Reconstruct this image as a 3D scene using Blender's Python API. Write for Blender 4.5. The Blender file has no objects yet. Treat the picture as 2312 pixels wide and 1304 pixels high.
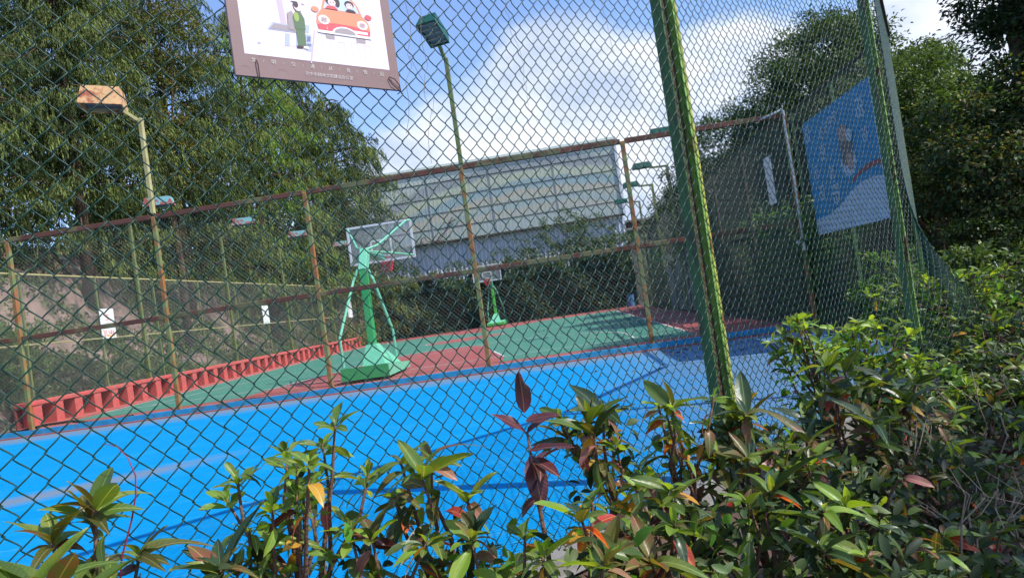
import bpy, math, random
import numpy as np
from mathutils import Vector, Matrix
S = bpy.context.scene
C = S.collection
D = bpy.data
RAD = math.radians
random.seed(7)
rng = np.random.default_rng(7)

# ------------------------------------------------------------------ camera
YAW, PITCH, ROLL, EYE, FPX = RAD(4.2497), RAD(1.2152), RAD(8.289), 1.2828, 1597.9
cy, sy = math.cos(YAW), math.sin(YAW)
FW = Vector((-sy*math.cos(PITCH), cy*math.cos(PITCH), math.sin(PITCH)))
R0 = Vector((cy, sy, 0)); U0 = R0.cross(FW)
XR = math.cos(ROLL)*R0 - math.sin(ROLL)*U0
UP = math.sin(ROLL)*R0 + math.cos(ROLL)*U0
cd = D.cameras.new('camera'); cam = D.objects.new('camera', cd); C.objects.link(cam)
m = Matrix.Identity(4)
for i, v in enumerate((XR, UP, -FW)):
    for j in range(3): m[j][i] = v[j]
m[2][3] = EYE
cam.matrix_world = m
cd.sensor_width = 36; cd.lens = FPX/2312*36; cd.clip_start = .05; cd.clip_end = 3000
S.camera = cam

# ------------------------------------------------------------------ sky, sun, exposure
SUN_AZ, SUN_EL = RAD(108), RAD(48.9)          # azimuth from +Y towards +X
W = D.worlds.new('World'); S.world = W; W.use_nodes = True
nt = W.node_tree; nt.nodes.clear(); L = nt.links
def wn(t, **k):
    n = nt.nodes.new(t)
    for a, b in k.items(): setattr(n, a, b)
    return n
out = wn('ShaderNodeOutputWorld'); bg = wn('ShaderNodeBackground'); bg.inputs[1].default_value = .12
sky = wn('ShaderNodeTexSky', sky_type='NISHITA', sun_disc=False, sun_elevation=SUN_EL, sun_rotation=SUN_AZ,
         air_density=1.0, dust_density=.6, ozone_density=1.6)
tc = wn('ShaderNodeTexCoord')
sep = wn('ShaderNodeSeparateXYZ'); L.new(tc.outputs['Generated'], sep.inputs[0])
def wm(op, a, b=None, clamp=False):
    n = wn('ShaderNodeMath', operation=op, use_clamp=clamp)
    for i, v in enumerate((a, b)):
        if v is None: continue
        if isinstance(v, (int, float)): n.inputs[i].default_value = v
        else: L.new(v, n.inputs[i])
    return n.outputs[0]
mp = wn('ShaderNodeMapping'); mp.inputs['Scale'].default_value = (1, 1, 1.9); mp.inputs['Location'].default_value = (.35, .1, .22)
L.new(tc.outputs['Generated'], mp.inputs[0])
n1 = wn('ShaderNodeTexNoise'); n1.inputs['Scale'].default_value = 2.6; n1.inputs['Detail'].default_value = 9; n1.inputs['Roughness'].default_value = .56
L.new(mp.outputs[0], n1.inputs['Vector'])
n2 = wn('ShaderNodeTexNoise'); n2.inputs['Scale'].default_value = 7; n2.inputs['Detail'].default_value = 6
L.new(mp.outputs[0], n2.inputs['Vector'])
# cumulus banks sit in three directions of the real sky; noise eats their outline
def blob(d, r0, r1, amp):
    d = Vector(d).normalized()
    vm = wn('ShaderNodeVectorMath', operation='DISTANCE'); L.new(tc.outputs['Generated'], vm.inputs[0]); vm.inputs[1].default_value = d
    mr = wn('ShaderNodeMapRange', interpolation_type='SMOOTHSTEP'); L.new(vm.outputs['Value'], mr.inputs[0])
    mr.inputs[1].default_value = r0; mr.inputs[2].default_value = r1; mr.inputs[3].default_value = amp; mr.inputs[4].default_value = 0
    return mr.outputs[0]
def pdir(px, py):
    return FW + XR*((px-1156)/FPX) - UP*((py-652)/FPX)
bl = wm('MAXIMUM', blob(pdir(1230, 330), .10, .34, .34), blob(pdir(2080, 160), .03, .15, .42))
bl = wm('MAXIMUM', bl, blob(pdir(1620, 220), .04, .17, .36))
hz = wn('ShaderNodeMapRange', interpolation_type='SMOOTHSTEP'); L.new(sep.outputs[2], hz.inputs[0])
hz.inputs[1].default_value = 0; hz.inputs[2].default_value = .3; hz.inputs[3].default_value = .25; hz.inputs[4].default_value = 0
hi = wn('ShaderNodeMapRange', interpolation_type='SMOOTHSTEP'); L.new(sep.outputs[2], hi.inputs[0])
hi.inputs[1].default_value = .27; hi.inputs[2].default_value = .38; hi.inputs[3].default_value = 0; hi.inputs[4].default_value = -.20
s_ = wm('ADD', wm('ADD', wm('ADD', n1.outputs[0], bl), hz.outputs[0]), hi.outputs[0])
cf = wn('ShaderNodeMapRange', interpolation_type='SMOOTHSTEP'); L.new(s_, cf.inputs[0])
cf.inputs[1].default_value = .58; cf.inputs[2].default_value = .77; cf.inputs[3].default_value = 0; cf.inputs[4].default_value = 1
cc = wn('ShaderNodeMixRGB'); cc.inputs[1].default_value = (3.9, 4.6, 6.0, 1); cc.inputs[2].default_value = (7.2, 7.4, 8.0, 1)
cr = wn('ShaderNodeMapRange'); L.new(n2.outputs[0], cr.inputs[0]); cr.inputs[1].default_value = .35; cr.inputs[2].default_value = .62
L.new(cr.outputs[0], cc.inputs[0])
mx = wn('ShaderNodeMixRGB'); L.new(wm('MULTIPLY', cf.outputs[0], .93), mx.inputs[0]); 
sk = wn('ShaderNodeMixRGB', blend_type='MULTIPLY'); sk.inputs[0].default_value = 1; sk.inputs[2].default_value = (1.35, 1.42, 1.68, 1)
L.new(sky.outputs[0], sk.inputs[1]); L.new(sk.outputs[0], mx.inputs[1]); L.new(cc.outputs[0], mx.inputs[2])
L.new(mx.outputs[0], bg.inputs[0]); L.new(bg.outputs[0], out.inputs[0])
sd = D.lights.new('sun', 'SUN'); sd.energy = 4.2; sd.angle = RAD(.53); sd.color = (1, .95, .87)
sun = D.objects.new('sun', sd); C.objects.link(sun)
sdir = Vector((math.sin(SUN_AZ)*math.cos(SUN_EL), math.cos(SUN_AZ)*math.cos(SUN_EL), math.sin(SUN_EL)))
sun.rotation_euler = (-sdir).to_track_quat('-Z', 'Y').to_euler(); sun.location = (20, -5, 30)
V = S.view_settings; V.view_transform = 'Standard'; V.look = 'None'; V.exposure = .43; V.gamma = 1; V.use_curve_mapping = False
S.render.engine = 'CYCLES'
S.cycles.use_denoising = True
S.cycles.max_bounces = 6; S.cycles.transparent_max_bounces = 6; S.cycles.diffuse_bounces = 3; S.cycles.glossy_bounces = 2; S.cycles.transmission_bounces = 4
S.cycles.use_adaptive_sampling = True; S.cycles.adaptive_threshold = .02
try: S.cycles.sample_clamp_indirect = 6
except Exception: pass

# ------------------------------------------------------------------ materials
MATS = {}
def mat(name, col, rough=.7, var=0, vscale=3, col2=None, stretch=(1, 1, 1), bump=0, bscale=20, metal=0, spec=.4, trans=0, island=0, thr=(.4, .6), coord='Object', obrand=0, coat=0):
    if name in MATS: return MATS[name]
    M = D.materials.new(name); M.use_nodes = True; t = M.node_tree; t.nodes.clear(); k = t.links
    def N(ty, **kw):
        n = t.nodes.new(ty)
        for a, b in kw.items(): setattr(n, a, b)
        return n
    o = N('ShaderNodeOutputMaterial'); p = N('ShaderNodeBsdfPrincipled')
    p.inputs['Roughness'].default_value = rough; p.inputs['Metallic'].default_value = metal
    p.inputs['Specular IOR Level'].default_value = spec; p.inputs['Coat Weight'].default_value = coat
    tc = N('ShaderNodeTexCoord'); mp = N('ShaderNodeMapping'); mp.inputs['Scale'].default_value = stretch
    k.new(tc.outputs[coord], mp.inputs[0])
    rgb = N('ShaderNodeRGB'); rgb.outputs[0].default_value = (*col, 1); c = rgb.outputs[0]
    if col2 is not None:
        n = N('ShaderNodeTexNoise'); n.inputs['Scale'].default_value = vscale; n.inputs['Detail'].default_value = 7; n.inputs['Roughness'].default_value = .62
        k.new(mp.outputs[0], n.inputs['Vector'])
        r = N('ShaderNodeMapRange'); r.inputs[1].default_value, r.inputs[2].default_value = thr; k.new(n.outputs[0], r.inputs[0])
        x = N('ShaderNodeMixRGB'); k.new(r.outputs[0], x.inputs[0]); k.new(c, x.inputs[1]); x.inputs[2].default_value = (*col2, 1); c = x.outputs[0]
    if var:
        n = N('ShaderNodeTexNoise'); n.inputs['Scale'].default_value = vscale*2.7; n.inputs['Detail'].default_value = 5
        k.new(mp.outputs[0], n.inputs['Vector'])
        r = N('ShaderNodeMapRange'); k.new(n.outputs[0], r.inputs[0]); r.inputs[1].default_value = .25; r.inputs[2].default_value = .75; r.inputs[3].default_value = 1-var; r.inputs[4].default_value = 1+var
        x = N('ShaderNodeMixRGB', blend_type='MULTIPLY'); x.inputs[0].default_value = 1; k.new(c, x.inputs[1]); k.new(r.outputs[0], x.inputs[2]); c = x.outputs[0]
    src = None
    if island: g = N('ShaderNodeNewGeometry'); src = g.outputs['Random Per Island']; amt = island
    if obrand: g = N('ShaderNodeObjectInfo'); src = g.outputs['Random']; amt = obrand
    if src is not None:
        r = N('ShaderNodeMapRange'); k.new(src, r.inputs[0]); r.inputs[3].default_value = 1-amt; r.inputs[4].default_value = 1+amt
        h = N('ShaderNodeHueSaturation'); k.new(c, h.inputs['Color']); k.new(r.outputs[0], h.inputs['Value'])
        r2 = N('ShaderNodeMath', operation='MULTIPLY'); k.new(src, r2.inputs[0]); r2.inputs[1].default_value = 7.31
        r3 = N('ShaderNodeMath', operation='FRACT'); k.new(r2.outputs[0], r3.inputs[0])
        r4 = N('ShaderNodeMapRange'); k.new(r3.outputs[0], r4.inputs[0]); r4.inputs[3].default_value = .485; r4.inputs[4].default_value = .525
        k.new(r4.outputs[0], h.inputs['Hue']); c = h.outputs[0]
    k.new(c, p.inputs['Base Color'])
    if bump:
        n = N('ShaderNodeTexNoise'); n.inputs['Scale'].default_value = bscale; n.inputs['Detail'].default_value = 5; k.new(mp.outputs[0], n.inputs['Vector'])
        b = N('ShaderNodeBump'); b.inputs['Strength'].default_value = bump; b.inputs['Distance'].default_value = .02; k.new(n.outputs[0], b.inputs['Height']); k.new(b.outputs[0], p.inputs['Normal'])
    sh = p.outputs[0]
    if trans:
        tr = N('ShaderNodeBsdfTranslucent'); g = N('ShaderNodeMixRGB', blend_type='MULTIPLY'); g.inputs[0].default_value = 1
        k.new(c, g.inputs[1]); g.inputs[2].default_value = (1.55, 1.7, .5, 1); k.new(g.outputs[0], tr.inputs[0])
        mxs = N('ShaderNodeMixShader'); mxs.inputs[0].default_value = trans; k.new(p.outputs[0], mxs.inputs[1]); k.new(tr.outputs[0], mxs.inputs[2]); sh = mxs.outputs[0]
    k.new(sh, o.inputs[0]); MATS[name] = M; return M

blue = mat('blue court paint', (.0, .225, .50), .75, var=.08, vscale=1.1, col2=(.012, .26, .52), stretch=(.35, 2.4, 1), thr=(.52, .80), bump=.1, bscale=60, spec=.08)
def wear_and_shade(M):
    t = M.node_tree; k = t.links; p = t.nodes['Principled BSDF']; src = p.inputs['Base Color'].links[0].from_socket
    def N(ty, **kw):
        n = t.nodes.new(ty)
        for a, b in kw.items(): setattr(n, a, b)
        return n
    def MM(op, a, b=None, clamp=False):
        n = N('ShaderNodeMath', operation=op, use_clamp=clamp)
        for i, v in enumerate((a, b)):
            if v is None: continue
            if isinstance(v, (int, float)): n.inputs[i].default_value = v
            else: k.new(v, n.inputs[i])
        return n.outputs[0]
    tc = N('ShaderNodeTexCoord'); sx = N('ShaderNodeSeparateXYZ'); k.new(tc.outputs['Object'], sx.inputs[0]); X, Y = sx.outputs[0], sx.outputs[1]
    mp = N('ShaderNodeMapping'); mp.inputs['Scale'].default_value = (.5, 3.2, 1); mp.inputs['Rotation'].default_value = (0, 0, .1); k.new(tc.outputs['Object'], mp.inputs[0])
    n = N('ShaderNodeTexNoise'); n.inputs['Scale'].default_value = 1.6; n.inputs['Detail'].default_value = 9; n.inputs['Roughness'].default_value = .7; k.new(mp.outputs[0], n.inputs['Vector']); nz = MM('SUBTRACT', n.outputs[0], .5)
    # dusty strip worn along the divider kerb, right end greyed for dust and tree shade, and one long dirty streak at the left
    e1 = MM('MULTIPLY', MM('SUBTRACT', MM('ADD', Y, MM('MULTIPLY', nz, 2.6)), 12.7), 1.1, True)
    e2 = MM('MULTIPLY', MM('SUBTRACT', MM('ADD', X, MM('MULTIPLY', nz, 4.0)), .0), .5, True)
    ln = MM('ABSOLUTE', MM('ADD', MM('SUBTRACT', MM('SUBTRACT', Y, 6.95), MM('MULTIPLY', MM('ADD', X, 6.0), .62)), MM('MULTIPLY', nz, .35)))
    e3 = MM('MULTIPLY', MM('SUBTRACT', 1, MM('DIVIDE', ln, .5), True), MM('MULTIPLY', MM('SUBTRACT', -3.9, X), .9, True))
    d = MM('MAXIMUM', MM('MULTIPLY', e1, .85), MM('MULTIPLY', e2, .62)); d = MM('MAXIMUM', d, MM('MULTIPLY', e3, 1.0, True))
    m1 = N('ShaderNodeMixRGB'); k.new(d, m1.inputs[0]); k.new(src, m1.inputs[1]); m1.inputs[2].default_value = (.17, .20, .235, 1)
    mp2 = N('ShaderNodeMapping'); mp2.inputs['Scale'].default_value = (.8, 9, 1); mp2.inputs['Rotation'].default_value = (0, 0, -.25); k.new(tc.outputs['Object'], mp2.inputs[0])
    n3 = N('ShaderNodeTexNoise'); n3.inputs['Scale'].default_value = 2.4; n3.inputs['Detail'].default_value = 10; n3.inputs['Roughness'].default_value = .72; k.new(mp2.outputs[0], n3.inputs['Vector'])
    sc = MM('MULTIPLY', MM('SUBTRACT', n3.outputs[0], .57), 4.0, True)
    m2 = N('ShaderNodeMixRGB'); k.new(MM('MULTIPLY', sc, .7), m2.inputs[0]); k.new(m1.outputs[0], m2.inputs[1]); m2.inputs[2].default_value = (.26, .46, .62, 1)
    k.new(m2.outputs[0], p.inputs['Base Color'])
wear_and_shade(blue)
red = mat('red court paint', (.32, .072, .062), .8, var=.16, vscale=1.3, col2=(.25, .105, .09), thr=(.45, .75), bump=.15, bscale=60)
greenc = mat('green court paint', (.045, .20, .135), .8, var=.12, vscale=1.0, col2=(.085, .20, .15), thr=(.45, .8), bump=.15, bscale=60)
white = mat('white line paint', (.62, .62, .58), .7, var=.2, vscale=4)
concrete = mat('weathered concrete', (.21, .20, .185), .9, var=.25, vscale=2, bump=.3)
soil = mat('bare soil', (.10, .062, .042), .95, var=.35, vscale=1.2, col2=(.045, .06, .018), thr=(.5, .66), bump=.8, bscale=9)
slope = mat('brown earth slope', (.23, .155, .125), .95, var=.3, vscale=.7, col2=(.075, .10, .035), thr=(.52, .66), bump=1, bscale=3)
rust = mat('rusty green paint', (.30, .115, .035), .72, var=.25, vscale=2.6, col2=(.17, .20, .07), stretch=(1, 1, 1), thr=(.46, .54), bump=.2, coord='Object')
rustr = mat('rusty red rail', (.125, .045, .026), .75, var=.3, vscale=1.1, col2=(.14, .125, .05), thr=(.5, .56), bump=.2)
rustd = mat('dark rusted steel', (.05, .06, .03), .8, var=.3, vscale=3, col2=(.08, .035, .02), thr=(.4, .6))
pgreen = mat('sunlit green paint', (.20, .38, .08), .6, var=.2, vscale=7, col2=(.14, .08, .03), stretch=(1, 1, .35), thr=(.56, .64))
dgreen = mat('dark and shaded green paint', (.055, .13, .03), .55, var=.25, vscale=6, col2=(.06, .035, .02), stretch=(1, 1, .3), thr=(.52, .62))
pyel = mat('yellow green paint', (.42, .44, .07), .5, var=.2, vscale=9, col2=(.18, .07, .02), stretch=(1, 1, .5), thr=(.55, .6))
polepale = mat('pale yellow pole paint', (.45, .40, .17), .6, var=.15, vscale=3, col2=(.36, .30, .12), bump=.1)
polegreen = mat('dull green pole paint', (.13, .17, .05), .6, var=.2, vscale=3, col2=(.22, .13, .05), thr=(.55, .62))
orange = mat('rusty orange lamp paint', (.60, .36, .16), .6, var=.15, vscale=5, col2=(.34, .09, .04), thr=(.5, .6), coord='Object')
teal = mat('rusty teal lamp paint', (.16, .36, .38), .6, var=.15, vscale=4, col2=(.26, .07, .05), thr=(.46, .54))
lampgreen = mat('dark green lamp paint', (.01, .09, .06), .45, var=.1)
glassg = mat('lamp glass', (.10, .11, .13), .25, spec=.6)
reflector = mat('lamp louvre', (.28, .28, .24), .5)
mint = mat('mint green paint', (.15, .50, .32), .5, var=.12, vscale=5, col2=(.20, .22, .10), thr=(.66, .72), bump=.1)
mintd = mat('leaf green paint', (.03, .33, .09), .5, var=.1, vscale=4)
mintn = mat('fresh green paint', (.06, .48, .05), .5, var=.1)
pvc = mat('green coated wire', (.006, .042, .025), .42, spec=.4)
galv = mat('galvanised wire', (.25, .26, .22), .45, metal=.0, spec=.6, var=.2)
redwall = mat('red painted balustrade', (.52, .085, .07), .8, var=.2, vscale=4, col2=(.40, .12, .10), thr=(.5, .68), bump=.2)
redbase = mat('faded red kerb paint', (.36, .10, .08), .85, var=.2, vscale=2)
bluekerb = mat('blue kerb paint', (.02, .26, .48), .7, var=.2, vscale=2, col2=(.10, .12, .13), thr=(.55, .62), stretch=(1, 1, 1))
whiteplastic = mat('white board', (.78, .78, .74), .4)
frameW = mat('white steel frame', (.62, .64, .66), .5, var=.1)
clearp = mat('scratched clear board', (.45, .50, .54), .25)
clearp.node_tree.nodes['Principled BSDF'].inputs['Alpha'].default_value = .22
netred = mat('red net cord', (.60, .05, .07), .8)
bark = mat('brown bark', (.10, .065, .04), .95, var=.35, vscale=6, bump=.8, bscale=14)
barkg = mat('grey bark', (.22, .18, .14), .95, var=.3, vscale=6, bump=.6, bscale=14)
stemm = mat('shrub stem', (.13, .07, .045), .85, var=.35, vscale=25, bump=.6, bscale=60)
twig = mat('dry twig', (.30, .22, .16), .85, var=.2, vscale=20)
needles = mat('conifer foliage', (.135, .165, .045), .75, island=.5, trans=.16, spec=.2)
needles2 = mat('dark conifer foliage', (.050, .072, .024), .75, island=.45, trans=.2, spec=.2)
needles3 = mat('bright conifer foliage', (.17, .25, .045), .7, island=.4, trans=.3, spec=.2)
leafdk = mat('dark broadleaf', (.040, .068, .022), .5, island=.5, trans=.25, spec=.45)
leafmd = mat('olive broadleaf', (.085, .125, .035), .5, island=.5, trans=.28, spec=.45)
leafbr = mat('brown green broadleaf', (.15, .12, .035), .6, island=.5, trans=.25)
leaflt = mat('light green leaves', (.12, .23, .03), .45, island=.4, trans=.35)
leafye = mat('yellow leaves', (.30, .22, .04), .6, island=.4, trans=.3)
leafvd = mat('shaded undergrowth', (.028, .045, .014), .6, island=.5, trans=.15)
leafrd = mat('reddish shrub leaves', (.085, .035, .02), .6, island=.5, trans=.2)

# ------------------------------------------------------------------ mesh helpers
def rawmesh(name, Vs, F, mats=None, midx=None, smooth=False):
    Vs = np.asarray(Vs, np.float32); F = np.asarray(F, np.int32)
    me = D.meshes.new(name); nf, k = F.shape
    me.vertices.add(len(Vs)); me.vertices.foreach_set('co', Vs.ravel())
    me.loops.add(nf*k); me.loops.foreach_set('vertex_index', F.ravel())
    me.polygons.add(nf); me.polygons.foreach_set('loop_start', np.arange(nf, dtype=np.int32)*k)
    if midx is not None: me.polygons.foreach_set('material_index', np.asarray(midx, np.int32))
    if smooth: me.polygons.foreach_set('use_smooth', np.ones(nf, bool))
    for mm in (mats or []): me.materials.append(mm)
    me.update(calc_edges=True); return me
def link(name, data, parent=None, loc=None, rot=None, **props):
    o = D.objects.new(name, data); C.objects.link(o)
    if parent is not None: o.parent = parent
    if loc is not None: o.location = loc
    if rot is not None: o.rotation_euler = rot
    for a, b in props.items(): o[a] = b
    return o
def thing(name, label, cat, loc=(0, 0, 0), rz=0, group=None, kind=None):
    o = D.objects.new(name, None); C.objects.link(o); o.location = loc; o.rotation_euler = (0, 0, rz)
    o.empty_display_size = .2
    o['label'] = label; o['category'] = cat
    if group: o['group'] = group
    if kind: o['kind'] = kind
    return o
class MB:
    """collects boxes, tubes and polygons, links them as ONE mesh object"""
    def __init__(s): s.v = []; s.f = []; s.m = []; s.mats = []
    def mi(s, mt):
        if mt not in s.mats: s.mats.append(mt)
        return s.mats.index(mt)
    def add(s, vs, fs, mt):
        b = len(s.v); s.v += [tuple(v) for v in vs]; i = s.mi(mt)
        for f in fs: s.f.append([b+a for a in f]); s.m.append(i)
        return s
    def box(s, c, size, mt, M=None, bev=0):
        x, y, z = [a/2 for a in size]
        if bev:
            r = bev; P = []
            for zz, q in ((-z, r), (-z+r, 0), (z-r, 0), (z, r)):
                for (sx, s2) in ((-1, -1), (1, -1), (1, 1), (-1, 1)):
                    for k in ((0, 1) if sx*s2 > 0 else (1, 0)):
                        P.append((sx*(x-q-(r if k else 0)*1), s2*(y-q-(0 if k else r)), zz))
            n = 8; F = [list(range(n))[::-1], [3*n+i for i in range(n)]]
            for l in range(3):
                for i in range(n): F.append([l*n+i, l*n+(i+1) % n, (l+1)*n+(i+1) % n, (l+1)*n+i])
        else:
            P = [(a*x, b*y, d*z) for d in (-1, 1) for (a, b) in ((-1, -1), (1, -1), (1, 1), (-1, 1))]
            F = [[3, 2, 1, 0], [4, 5, 6, 7]] + [[i, (i+1) % 4, (i+1) % 4+4, i+4] for i in range(4)]
        if M is not None: P = [M @ Vector(p) for p in P]
        P = [(p[0]+c[0], p[1]+c[1], p[2]+c[2]) for p in P]
        return s.add(P, F, mt)
    def beam(s, a, b, w, h, mt, bev=0):
        a = Vector(a); b = Vector(b); d = b-a
        q = d.to_track_quat('Z', 'Y' if abs(d.normalized().y) < .9 else 'X').to_matrix()
        return s.box((a+b)/2, (w, h, d.length), mt, q, bev)
    def tube(s, pts, r, mt, n=8, cap=True):
        pts = [Vector(p) for p in pts]; rs = r if isinstance(r, (list, tuple)) else [r]*len(pts)
        P = []; F = []
        up = Vector((0, 0, 1))
        t0 = (pts[1]-pts[0]).normalized()
        a = t0.cross(up); a = a.normalized() if a.length > .05 else Vector((1, 0, 0))
        for i, p in enumerate(pts):
            t = (pts[min(i+1, len(pts)-1)]-pts[max(i-1, 0)]).normalized()
            a = (a - t*a.dot(t)).normalized(); b = t.cross(a)
            for j in range(n):
                w = 2*math.pi*j/n; P.append(p+(a*math.cos(w)+b*math.sin(w))*rs[i])
        for i in range(len(pts)-1):
            for j in range(n): F.append([i*n+j, i*n+(j+1) % n, (i+1)*n+(j+1) % n, (i+1)*n+j])
        if cap: F.append(list(range(n))[::-1]); F.append([(len(pts)-1)*n+j for j in range(n)])
        return s.add(P, F, mt)
    def poly(s, pts, mt): return s.add(pts, [list(range(len(pts)))], mt)
    def prism(s, pts2, z0, z1, mt, M=None):
        n = len(pts2); P = [Vector((x, y, z0)) for x, y in pts2]+[Vector((x, y, z1)) for x, y in pts2]
        if M is not None: P = [M @ p for p in P]
        return s.add(P, [list(range(n))[::-1], [n+i for i in range(n)]]+[[i, (i+1) % n, n+(i+1) % n, n+i] for i in range(n)], mt)
    def mesh(s, name='m', smooth=False):
        me = D.meshes.new(name); me.from_pydata(s.v, [], s.f)
        for mt in s.mats: me.materials.append(mt)
        me.polygons.foreach_set('material_index', s.m)
        if smooth: me.polygons.foreach_set('use_smooth', [True]*len(s.f))
        me.update(); return me
    def build(s, name, parent=None, loc=None, rot=None, smooth=False, **props):
        return link(name, s.mesh(name, smooth), parent, loc, rot, **props)
def clone(root, loc=None, rz=None, label=None, group=None):
    def cp(o, par):
        c = o.copy(); C.objects.link(c)
        if par is not None: c.parent = par
        for ch in KIDS.get(o, []): cp(ch, c)
        return c
    KIDS = {}
    st = [root]
    allo = [o for o in D.objects if o.parent is not None]
    for o in allo: KIDS.setdefault(o.parent, []).append(o)
    r = cp(root, None)
    if loc is not None: r.location = loc
    if rz is not None: r.rotation_euler = (0, 0, rz)
    if label: r['label'] = label
    if group: r['group'] = group
    return r
def structure(mb, name, **k): return mb.build(name, kind='structure', **k)

# ------------------------------------------------------------------ ground, slope, courts
def hill(x, y):
    """height of the terrain: flat court terrace, a steep bank left of it, gentle rise right and beyond"""
    a = np.clip((-14.3-x)/5.2, 0, 1); b = np.clip((-19.5-x)/40, 0, 1)
    h = 5.6*a*a*(3-2*a)*.55+5.6*a*.45+9*b
    h = h*np.clip((y+6)/12, 0, 1)
    h = h + .25*np.sin(x*.9+y*.5)*np.clip(-14.5-x, 0, 1)+.15*np.sin(x*2.1-y*1.7)*np.clip(-14.5-x, 0, 1)
    h = h + np.clip((x-9)/60, 0, 1)*4
    return h
xs = np.concatenate([np.linspace(-420, -40, 14), np.linspace(-32, -13.6, 60), np.linspace(-13, 30, 40), np.linspace(45, 420, 14)])
ys = np.concatenate([np.linspace(-120, -6, 8), np.linspace(-4, 70, 110), np.linspace(80, 700, 20)])
XX, YY = np.meshgrid(xs, ys)
ZZ = hill(XX, YY) - .03 + rng.normal(0, .035, XX.shape)*((XX < -14.6) | (XX > 5.6)) + rng.normal(0, .13, XX.shape)*((XX < -14.9)&(XX > -32))
Vg = np.stack([XX.ravel(), YY.ravel(), ZZ.ravel()], 1)
nx, ny = len(xs), len(ys)
I = (np.arange(ny-1)[:, None]*nx+np.arange(nx-1)[None]).ravel()
Fg = np.stack([I, I+1, I+1+nx, I+nx], 1)
cx = (xs[:-1]+xs[1:])/2
mi = np.where(np.tile(cx < -13.9, ny-1), 1, 0)
link('ground', rawmesh('ground', Vg, Fg, [soil, slope], mi), kind='structure')

# near fence line: runs at 45 degrees from near-left to far-right
NF0 = Vector((-.253, 3.4, 0)); NFD = Vector((.718, .696, 0)).normalized(); NFN = Vector((NFD.y, -NFD.x, 0))  # NFN looks to the camera side
def nf(t, z=0, o=0): p = NF0+NFD*t+NFN*o; return Vector((p.x, p.y, z))
YD = 14.013
a = nf(-7, 0, -.28); b = nf(4.3, 0, -.28)
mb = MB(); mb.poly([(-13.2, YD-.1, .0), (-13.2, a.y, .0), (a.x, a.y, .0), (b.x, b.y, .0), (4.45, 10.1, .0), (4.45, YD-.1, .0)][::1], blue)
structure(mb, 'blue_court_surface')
mb = MB(); a2 = nf(-7, 0, .12); b2 = nf(4.6, 0, .12)
mb.poly([(-13.4, a.y, -.008), (a2.x, a2.y, -.008), (b2.x, b2.y, -.008), (4.9, 10, -.008), (4.9, YD, -.008), (-13.4, YD, -.008)], concrete)
structure(mb, 'concrete_apron')
mb = MB(); mb.poly([(-13.3, YD, .02), (4.6, YD, .02), (4.6, 47.2, .02), (-13.3, 47.2, .02)], red); structure(mb, 'red_court_surface')
mb = MB(); mb.poly([(-12.25, 16.1, .024), (2.75, 16.1, .024), (2.75, 42.6, .024), (-12.25, 42.6, .024)], greenc); structure(mb, 'green_court_surface')
HX = -4.75
mb = MB()
def arc(cxx, cyy, r, a0, a1, n=28): return [(cxx+r*math.cos(RAD(a0+(a1-a0)*i/n)), cyy+r*math.sin(RAD(a0+(a1-a0)*i/n))) for i in range(n+1)]
def flat(p, z=.028): return [(x, y, z) for x, y in p]
mb.poly(flat([(HX-3, 17.6), (HX+3, 17.6), (HX+1.8, 23.4)]+arc(HX, 23.4, 1.8, 0, 180)[1:-1]+[(HX-1.8, 23.4)]), red)
mb.poly(flat([(HX+3, 45.6-3.05), (HX-3, 42.55), (HX-1.8, 39.8), ]+arc(HX, 39.8, 1.8, 180, 360)[1:-1]+[(HX+1.8, 39.8)]), red)
mb.poly(flat(arc(HX, 31.6, 1.8, 0, 360)[:-1]), red)
mb.poly(flat([(HX-3.1, 16.1), (HX+3.1, 16.1), (HX+3.0, 17.55), (HX-3.0, 17.55)]), red)
structure(mb, 'red_court_key')
mb = MB()
def line(p, w=.05, z=.032):
    for a_, b_ in zip(p[:-1], p[1:]):
        d = Vector((b_[0]-a_[0], b_[1]-a_[1])).normalized(); n = Vector((-d.y, d.x))*w/2
        mb.poly([(a_[0]-n.x, a_[1]-n.y, z), (b_[0]-n.x, b_[1]-n.y, z), (b_[0]+n.x, b_[1]+n.y, z), (a_[0]+n.x, a_[1]+n.y, z)], white)
line([(HX-7.5, 17.6), (HX+7.5, 17.6)]); line([(HX-7.5, 31.6), (HX+7.5, 31.6)], z=.0325)
line([(HX-7.5, 17.6), (HX-7.5, 42.6)], z=.033); line([(HX+7.5, 17.6), (HX+7.5, 42.6)], z=.033)
line([(HX-3, 17.6), (HX-1.8, 23.4)], z=.0335); line([(HX+3, 17.6), (HX+1.8, 23.4)], z=.0335); line([(HX-1.8, 23.4), (HX+1.8, 23.4)], z=.034)
line(arc(HX, 23.4, 1.8, 0, 180), z=.0345); line(arc(HX, 31.6, 1.8, 0, 360), z=.0345); line(arc(HX, 19.2, 6.25, 0, 180), z=.035)
line([(HX-6.25, 17.6), (HX-6.25, 19.2)], z=.0355); line([(HX+6.25, 17.6), (HX+6.25, 19.2)], z=.0355)
line([(HX-3, 42.55), (HX-1.8, 39.8)], z=.0335); line([(HX+3, 42.55), (HX+1.8, 39.8)], z=.0335); line(arc(HX, 39.8, 1.8, 180, 360), z=.0345)
line(arc(HX, 42.6, 6.25, 180, 360), z=.035)
structure(mb, 'court_markings')
mb = MB()
mb.box((-4.35, YD, .055), (17.9, .09, .15), bluekerb)
structure(mb, 'blue_kerb')
mb = MB(); mb.box((-4.35, YD-.075, -.0), (17.9, .06, .05), redbase); structure(mb, 'kerb_foot')
mb = MB()
p0, p1 = nf(-7, 0, 0), nf(4.5, 0, 0)
mb.beam((p0.x, p0.y, .0), (p1.x, p1.y, .0), .16, .16, concrete); structure(mb, 'fence_kerb')
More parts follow.
